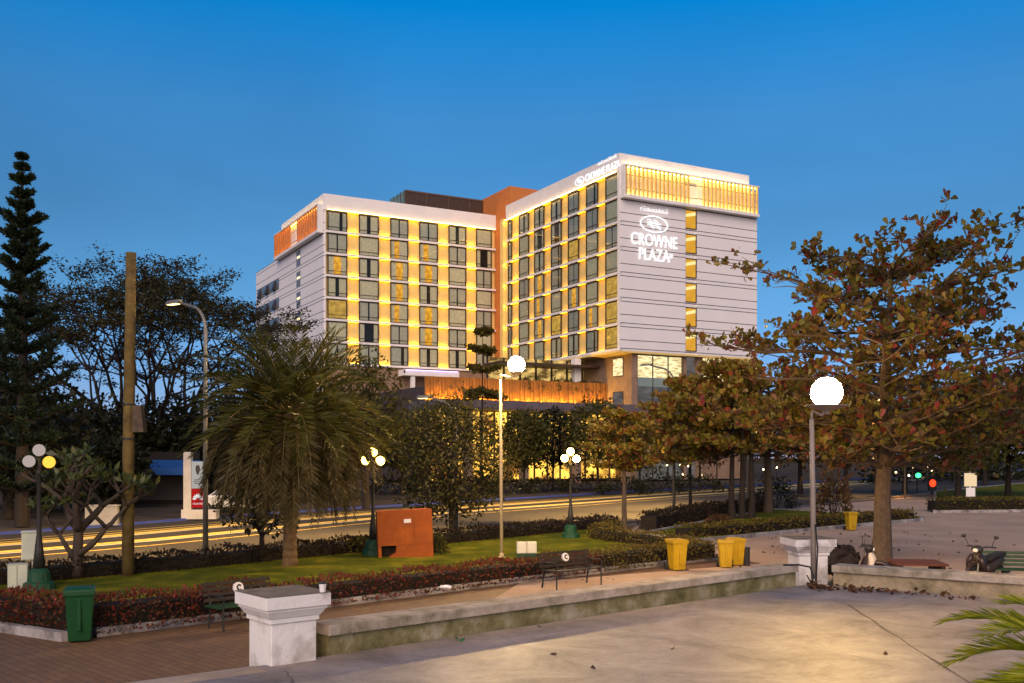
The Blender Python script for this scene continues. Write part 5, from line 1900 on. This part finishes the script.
def araucaria(x, y, h, label, seed):
    rng = random.Random(seed)
    t = thing('norfolk_pine', label, 'tree', (x, y, 0))
    tr = MB()
    tr.tube([(0, 0, 0), (0.05, 0, h * 0.5), (0, 0, h)], [0.34, 0.2, 0.03], 10)
    C, D, L = [], [], []
    z = 1.6
    while z < h - 0.2:
        f = (z - 1.5) / (h - 1.5)
        rad = 3.4 * (1 - f) ** 0.9 + 0.05
        n = 7 if f < 0.85 else 5
        a0 = rng.uniform(0, 6)
        for i in range(n):
            az = a0 + 2 * PI * i / n + rng.uniform(-.2, .2)
            rl = rad * rng.uniform(0.55, 1.18)
            d = Vector((math.cos(az), math.sin(az), 0.05 + 0.5 * f))
            pts, dd = wander((0, 0, z), d, rl, 7, rng, 0.06, 0.07)
            tr.tube(pts, [0.05 * (1 - .1 * q) * (1 - .5 * f) for q in range(8)], 4, False)
            s = Vector((-math.sin(az), math.cos(az), 0))
            for q in range(1, 8):
                for sd in (-1, 0, 1):
                    sub = (0.75 * (1 - 0.08 * q)) * min(1, rad / 2 + .12)
                    e = pts[q] + (s * sd * 0.75 + dd * 0.7 + Vector((0, 0, 0.35))) * sub * 0.6
                    for k in range(9):
                        b = pts[q].lerp(e, k / 8)
                        for _ in range(2):
                            C.append(tuple(b))
                            D.append((e - pts[q]).normalized() * 0.8 + Vector((rng.gauss(0, .5), rng.gauss(0, .5), rng.gauss(0.25, .4))))
                            L.append(rng.uniform(0.16, 0.3))
        z += (0.55 + 0.70 * (1 - f)) * rng.uniform(0.8, 1.2)
    tr.build('trunk', m_bark_dark, t)
    leaf_cloud('crown', C, [tuple(d) for d in D], L, 0.32, leaf_mat('pine_needles', [(0.012, 0.024, 0.012), (0.018, 0.032, 0.014), (0.010, 0.018, 0.010)], 0.1), t, 0.1, seed=seed)
araucaria(P(22, 46), 46, 17.2, 'tall dark norfolk pine with tiered boughs at the left edge', 71)

def rain_tree():
    rng = random.Random(37)
    x, y = P(150, 78), 78
    t = thing('rain_tree', 'wide umbrella shaped tree with thin leaf and bare spreading limbs', 'tree', (x, y, 0))
    tr = MB()
    C, D, L = [], [], []
    def grow(p, d, ln, r, lev):
        pts, dd = wander(p, d, ln, 5, rng, 0.0, 0.13)
        tr.tube(pts, [r * (1 - 0.07 * k) for k in range(6)], 6 if lev > 2 else 4, False)
        if lev <= 1:
            for q in (2, 3, 4, 5):
                for _ in range(14 if lev == 0 else 5):
                    c = pts[q] + Vector((rng.gauss(0, .33), rng.gauss(0, .33), rng.gauss(0.1, .18)))
                    C.append(tuple(c))
                    D.append((rng.gauss(0, 1), rng.gauss(0, 1), rng.gauss(0, .45)))
                    L.append(rng.uniform(0.15, 0.33))
        if lev == 0:
            return
        n = 3 if lev in (4, 2) else 2
        a0 = rng.uniform(0, 6)
        for k in range(n):
            a = a0 + 2 * PI * k / n + rng.uniform(-.3, .3)
            sp = 0.62 if lev > 2 else 0.75
            nd = dd + Vector((math.cos(a) * sp, math.sin(a) * sp, 0.05 if lev > 1 else -0.10))
            if lev <= 2:
                nd.z *= 0.55
            grow(pts[-1], nd, ln * rng.uniform(0.68, 0.9), r * 0.66, lev - 1)
    for k in range(9):
        a = 2 * PI * k / 9 + rng.uniform(-.2, .2)
        q = rng.uniform(0.5, 0.95)
        grow((0.3 * math.cos(a), 0.3 * math.sin(a), 2.6), (math.cos(a) * q, math.sin(a) * q, 1.0), 4.85, 0.22, 5)
    tr.tube([(0, 0, 0), (0, 0, 1.4), (0, 0, 2.8)], [0.6, 0.48, 0.45], 10)
    tr.build('trunk', m_bark_dark, t)
    leaf_cloud('crown', C, D, L, 0.5, leaf_mat('rain_tree_leaves', [(0.035, 0.032, 0.010), (0.05, 0.042, 0.013), (0.025, 0.026, 0.009)], 0.3), t, seed=7)
    return len(C)
rain_tree()
for i, (px, Y, h, rx, lab) in enumerate((
        (8, 52, 9.0, 3.4, 'dark bushy tree at the foot of the norfolk pine'),
        (44, 58, 5.2, 2.6, 'low dark bush tree behind the three globe lamp with one orange globe'),
        (112, 63, 4.6, 2.0, 'low dark bush tree behind the white wall across the road'),
        (66, 72, 8.4, 4.0, 'dark spreading tree between the norfolk pine and the wooden pole'),
        (112, 76, 8.0, 4.0, 'dark tree behind the wooden pole under the umbrella crown'),
        (160, 78, 8.2, 4.2, 'dark tree behind the blue awning'),
        (212, 78, 9.2, 4.2, 'dark tree behind the red and white sign pylon'),
        (255, 70, 9.0, 3.6, 'dark tree behind the left side of the date palm'),
        (318, 72, 9.0, 3.6, 'dark tree behind the trunk of the date palm'),
        (-30, 60, 10, 4.2, 'dark tree at the very left beyond the norfolk pine'))):
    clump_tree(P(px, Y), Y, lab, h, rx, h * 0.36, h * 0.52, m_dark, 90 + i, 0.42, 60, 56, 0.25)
# trees closing the plaza on the right
for i, (px, Y, h, rx, mm, lab) in enumerate((
        (800, 86, 10.5, 4.2, m_warm, 'russet tree in the distance behind the platform lamp post'),
        (846, 78, 9.5, 4.0, m_warm, 'russet tree in the distance left of the almond trunk'),
        (905, 88, 11, 4.6, m_warm, 'russet tree in the distance right of the almond trunk'),
        (958, 74, 9.5, 4.2, m_mid, 'olive tree behind the small white notice board'),
        (1008, 80, 11, 4.6, m_mid, 'olive tree at the right edge beyond the far hedge'),
        (1060, 76, 11, 4.6, m_mid, 'olive tree just past the right edge beyond the far hedge'),
        (876, 120, 14, 6.0, m_dark, 'distant dark tree seen under the almond crown'),
        (985, 115, 14, 6.0, m_dark, 'distant dark tree behind the olive trees on the right'))):
    clump_tree(P(px, Y), Y, lab, h, rx, h * 0.34, h * 0.60, mm, 110 + i, 0.42, 60, 50, 0.22)

# ------------------------------------------------------------------ shop front across the road at left
t = thing('shop_front', 'low dark shop front with a long blue awning across the road', 'shop', (P(150, 68), 68, -0.05), R(2))
b = MB(); b.box(-4.6, 3.2, 0.5, 6, 0, 3.6); b.build('wall', mat('dark_render', (0.014, 0.011, 0.010), (0.009, 0.008, 0.007), 1, 0.9), t)
b = MB(); b.profile([(0.48, 3.05), (-1.4, 2.55), (-1.4, 2.05), (-1.33, 2.05), (-1.33, 2.5), (0.48, 2.98)], 'x', -2.4, 3.3)
b.build('awning', mat('blue_canvas', (0.015, 0.085, 0.30), (0.012, 0.07, 0.25), 1, 0.7), t)
for xx in (-2.3, 3.2):
    b = MB(); b.tube([(xx, -1.36, 0), (xx, -1.36, 2.5)], 0.04, 8); b.build('awning_post', m_black, t)
b = MB(); b.box(-1.9, 2.8, 0.40, 0.49, 0.3, 2.3); b.build('shutter', mat('grey_shutter', (0.05, 0.045, 0.045), (0.04, 0.035, 0.035), 2, 0.6), t)
t = thing('sign_pylon', 'white sign pylon with a red square panel beside the blue awning', 'sign', (P(197, 52.5), 52.5, -0.05), R(2))
t.scale = (0.88, 0.88, 0.99)
b = MB(); b.box(-0.75, -0.30, -0.2, 0.2, 0, 3.55); b.build('pillar', mat('grey_white_paint', (0.42, 0.41, 0.40), (0.32, 0.31, 0.30), 1.0, 0.7), t)
m_lit_white = emit_mat('lit_white_panel', (0.75, 0.72, 0.66), 0.55)
m_lit_red = emit_mat('lit_red_panel', (0.80, 0.02, 0.02), 0.55)
b = MB(); b.box(-0.27, 0.45, -0.16, 0.1, 1.62, 3.05); b.build('white_panel', m_lit_white, t)
b = MB(); b.box(-0.27, 0.45, -0.16, 0.1, 0.60, 1.60); rp_ = b.build('red_panel', m_lit_red, t)
b = MB()
for k in range(8):
    a = PI * (0.06 + 0.88 * k / 7)
    d = Vector((math.cos(a), 0, math.sin(a)))
    s = Vector((-d.z, 0, d.x))
    c0 = Vector((0.09, -0.165, 1.02))
    p0, p1, p2 = c0 + d * 0.08, c0 + d * 0.24, c0 + d * 0.34
    b.add([tuple(p0), tuple(p1 + s * 0.055), tuple(p2), tuple(p1 - s * 0.055)], [(0, 1, 2, 3)])
b.build('flower_mark', m_letter if False else emit_mat('lit_mark', (1, 0.95, 0.92), 0.8), rp_)
text_mesh('lettering', 'HUAWEI', 0.15, MATS['lit_mark'], 0.004, 1.0, rp_, (0.09, -0.168, 0.76), (PI / 2, 0, 0))
b = MB()
for z, w in ((2.05, 0.22), (1.95, 0.26), (1.86, 0.2)):
    b.box(0.09 - w, 0.09 + w, -0.168, -0.161, z, z + 0.04)
b.build('text_lines', m_black, t)
b = MB()
b.prism([(0.09 + 0.13 * math.cos(a) * (1 + 0.3 * math.sin(a)), 2.60 + 0.27 * math.sin(a)) for a in np.linspace(0, 2 * PI, 15)[:-1]], 0.161, 0.168)
b.v = [(x_, -z_, y_) for x_, y_, z_ in b.v]
b.build('picture', m_black, t)
b = MB(); b.box(-0.85, 1.2, -0.3, 0.5, 0, 0.5); b.build('plinth', MATS['grey_white_paint'], t)
t = thing('white_wall', 'low white wall in front of the shop, left of the blue awning', 'wall', (P(101, 47.5), 47.5, -0.05), R(3))
b = MB(); b.box(-0.75, 0.75, 0, 0.3, 0, 0.90); b.build('wall_body', mat('grey_plaster', (0.30, 0.29, 0.27), (0.20, 0.19, 0.18), 1.5, 0.85), t)
b = MB(); b.box(-0.8, 0.8, -0.04, 0.34, 0.902, 0.98); b.build('coping', MATS['grey_plaster'], t)

# ------------------------------------------------------------------ white parked car by the pylon
def car(x, y, rz, label, m_body):
    t = thing('parked_car', label, 'car', (x, y, -0.05), rz)
    prof = [(-2.1, 0.35), (-2.15, 0.75), (-1.9, 0.95), (-1.2, 1.0), (-0.6, 1.42), (0.7, 1.45), (1.35, 1.0), (2.0, 0.86), (2.12, 0.6), (2.08, 0.32)]
    b = MB()
    n = len(prof)
    w = [0.80, 0.84, 0.82, 0.84, 0.64, 0.64, 0.82, 0.78, 0.80, 0.80]
    vs = [(p[0], -w[i], p[1]) for i, p in enumerate(prof)] + [(p[0], w[i], p[1]) for i, p in enumerate(prof)]
    fs = [tuple(range(n)), tuple(range(2 * n - 1, n - 1, -1))] + [((i + 1) % n, i, n + i, n + (i + 1) % n) for i in range(n)]
    b.add(vs, fs)
    b.build('body', m_body, t, bevel=0.05)
    g_ = MB()
    for s in (-1, 1):
        g_.add([(-1.05, s * 0.845, 1.02), (1.15, s * 0.845, 1.02), (0.62, s * 0.70, 1.38), (-0.55, s * 0.70, 1.38)], [(0, 1, 2, 3)])
    g_.add([(1.30, -0.74, 1.06), (1.30, 0.74, 1.06), (0.76, 0.58, 1.42), (0.76, -0.58, 1.42)], [(0, 1, 2, 3)])
    g_.build('window_glass', mat('dark_car_glass', (0.02, 0.022, 0.025), None, rough=0.08), t)
    for sx_ in (-1.3, 1.35):
        for s in (-1, 1):
            w_ = MB(); w_.torus(0.24, 0.08, 20, 8, (sx_, s * 0.80, 0.32)); wh = w_.build('wheel', m_rubber, t, smooth=True)
            w_ = MB(); w_.tube([(sx_, s * 0.74, 0.32), (sx_, s * 0.84, 0.32)], 0.19, 14); w_.build('rim', m_steel, wh)
    for s in (-1, 1):
        h_ = MB(); h_.ell((2.06, s * 0.58, 0.72), (0.06, 0.16, 0.08), 10, 6); h_.build('headlight', mat('lamp_glass', (0.7, 0.68, 0.6), None, rough=0.1), t)
    return t
car(P(231, 59), 59, R(8), 'white car parked beside the sign pylon behind the date palm', mat('white_car_paint', (0.75, 0.74, 0.72), None, rough=0.25, spec=0.5))

# ------------------------------------------------------------------ far right: notice board, traffic lights, shop lamps
t = thing('notice_board', 'small white notice board on a post before the olive trees', 'sign', (P(970, 62), 62, 0))
b = MB(); b.tube([(0, 0, 0), (0, 0, 2.3)], 0.05, 8); b.build('post', m_white, t)
b = MB(); b.box(-0.28, 0.28, -0.09, -0.055, 0.75, 1.3); b.build('lower_panel', m_white, t)
b = MB(); b.box(-0.38, 0.38, -0.09, -0.055, 1.38, 2.2); b.build('panel', emit_mat('lit_cream_panel', (1.0, 0.75, 0.45), 0.9), t)
t = thing('traffic_light', 'distant traffic signal glowing green under the almond crown', 'traffic light', (P(917, 90), 90, 0))
b = MB(); b.tube([(0, 0, 0), (0, 0, 1.2)], 0.06, 8); b.build('post', m_black, t)
b = MB(); b.box(-0.3, 0.3, -0.15, 0.15, 1.2, 2.3); b.build('signal_head', m_black, t)
b = MB(); b.ell((0.05, -0.16, 1.55), (0.26, 0.08, 0.22), 12, 8); b.build('lens', emit_mat('green_signal', (0.05, 1.0, 0.25), 3.5), t)
t = thing('traffic_light', 'distant traffic signal glowing red right of the almond trunk', 'traffic light', (P(932, 86), 86, 0))
b = MB(); b.tube([(0, 0, 0), (0, 0, 0.9)], 0.06, 8); b.build('post', m_black, t)
b = MB(); b.box(-0.32, 0.32, -0.15, 0.15, 0.3, 1.6); b.build('signal_head', m_black, t)
b = MB(); b.ell((0, -0.16, 0.95), (0.28, 0.08, 0.32), 12, 8); b.build('lens', emit_mat('red_signal', (1.0, 0.04, 0.01), 3.0), t)
m_bulb = emit_mat('warm_bulb', (1.0, 0.72, 0.36), 7)
q = random.Random(2)
for i in range(16):
    px = q.choice((q.uniform(835, 870), q.uniform(890, 915), q.uniform(925, 965), q.uniform(600, 780)))
    Y = q.uniform(104, 118)
    t = thing('garden_lamp', 'small warm lamp glowing in the distance among the trees', 'garden lamp', (P(px, Y), Y, -0.04), 0, 'distant warm garden lamps')
    hh = q.uniform(0.9, 2.4)
    b = MB(); b.tube([(0, 0, 0), (0, 0, hh)], 0.04, 6); b.build('post', m_black, t)
    b = MB(); b.ell((0, 0, hh + 0.1), 0.11, 10, 6); b.build('bulb', m_bulb, t)


# ------------------------------------------------------------------ far growth that closes the view beyond the road
rng = np.random.default_rng(15)
C_, D_ = [], []
for k in range(520):
    q_ = rng.random()
    if q_ < 0.55:
        x_, y_ = 44 + 150 * rng.random(), 0
        y_ = 132 + (x_ - 44) * 0.55 + rng.normal() * 4
        hh = 6.5
    else:
        x_ = -150 + 118 * rng.random()
        y_ = 98 + rng.normal() * 4 + max(0, (-32 - x_)) * -0.25
        hh = 6.5
    zz = rng.random() ** 1.3 * hh
    for _ in range(42):
        C_.append((x_ + rng.normal() * 1.5, y_ + rng.normal() * 1.5, max(0, zz + rng.normal() * 0.9)))
        D_.append((rng.normal(), rng.normal(), rng.normal() * .7))
tag(leaf_cloud('distant_woods', C_, D_, rng.uniform(0.5, 1.0, len(C_)), 0.6, m_dark, seed=4), None, None, None, 'stuff')
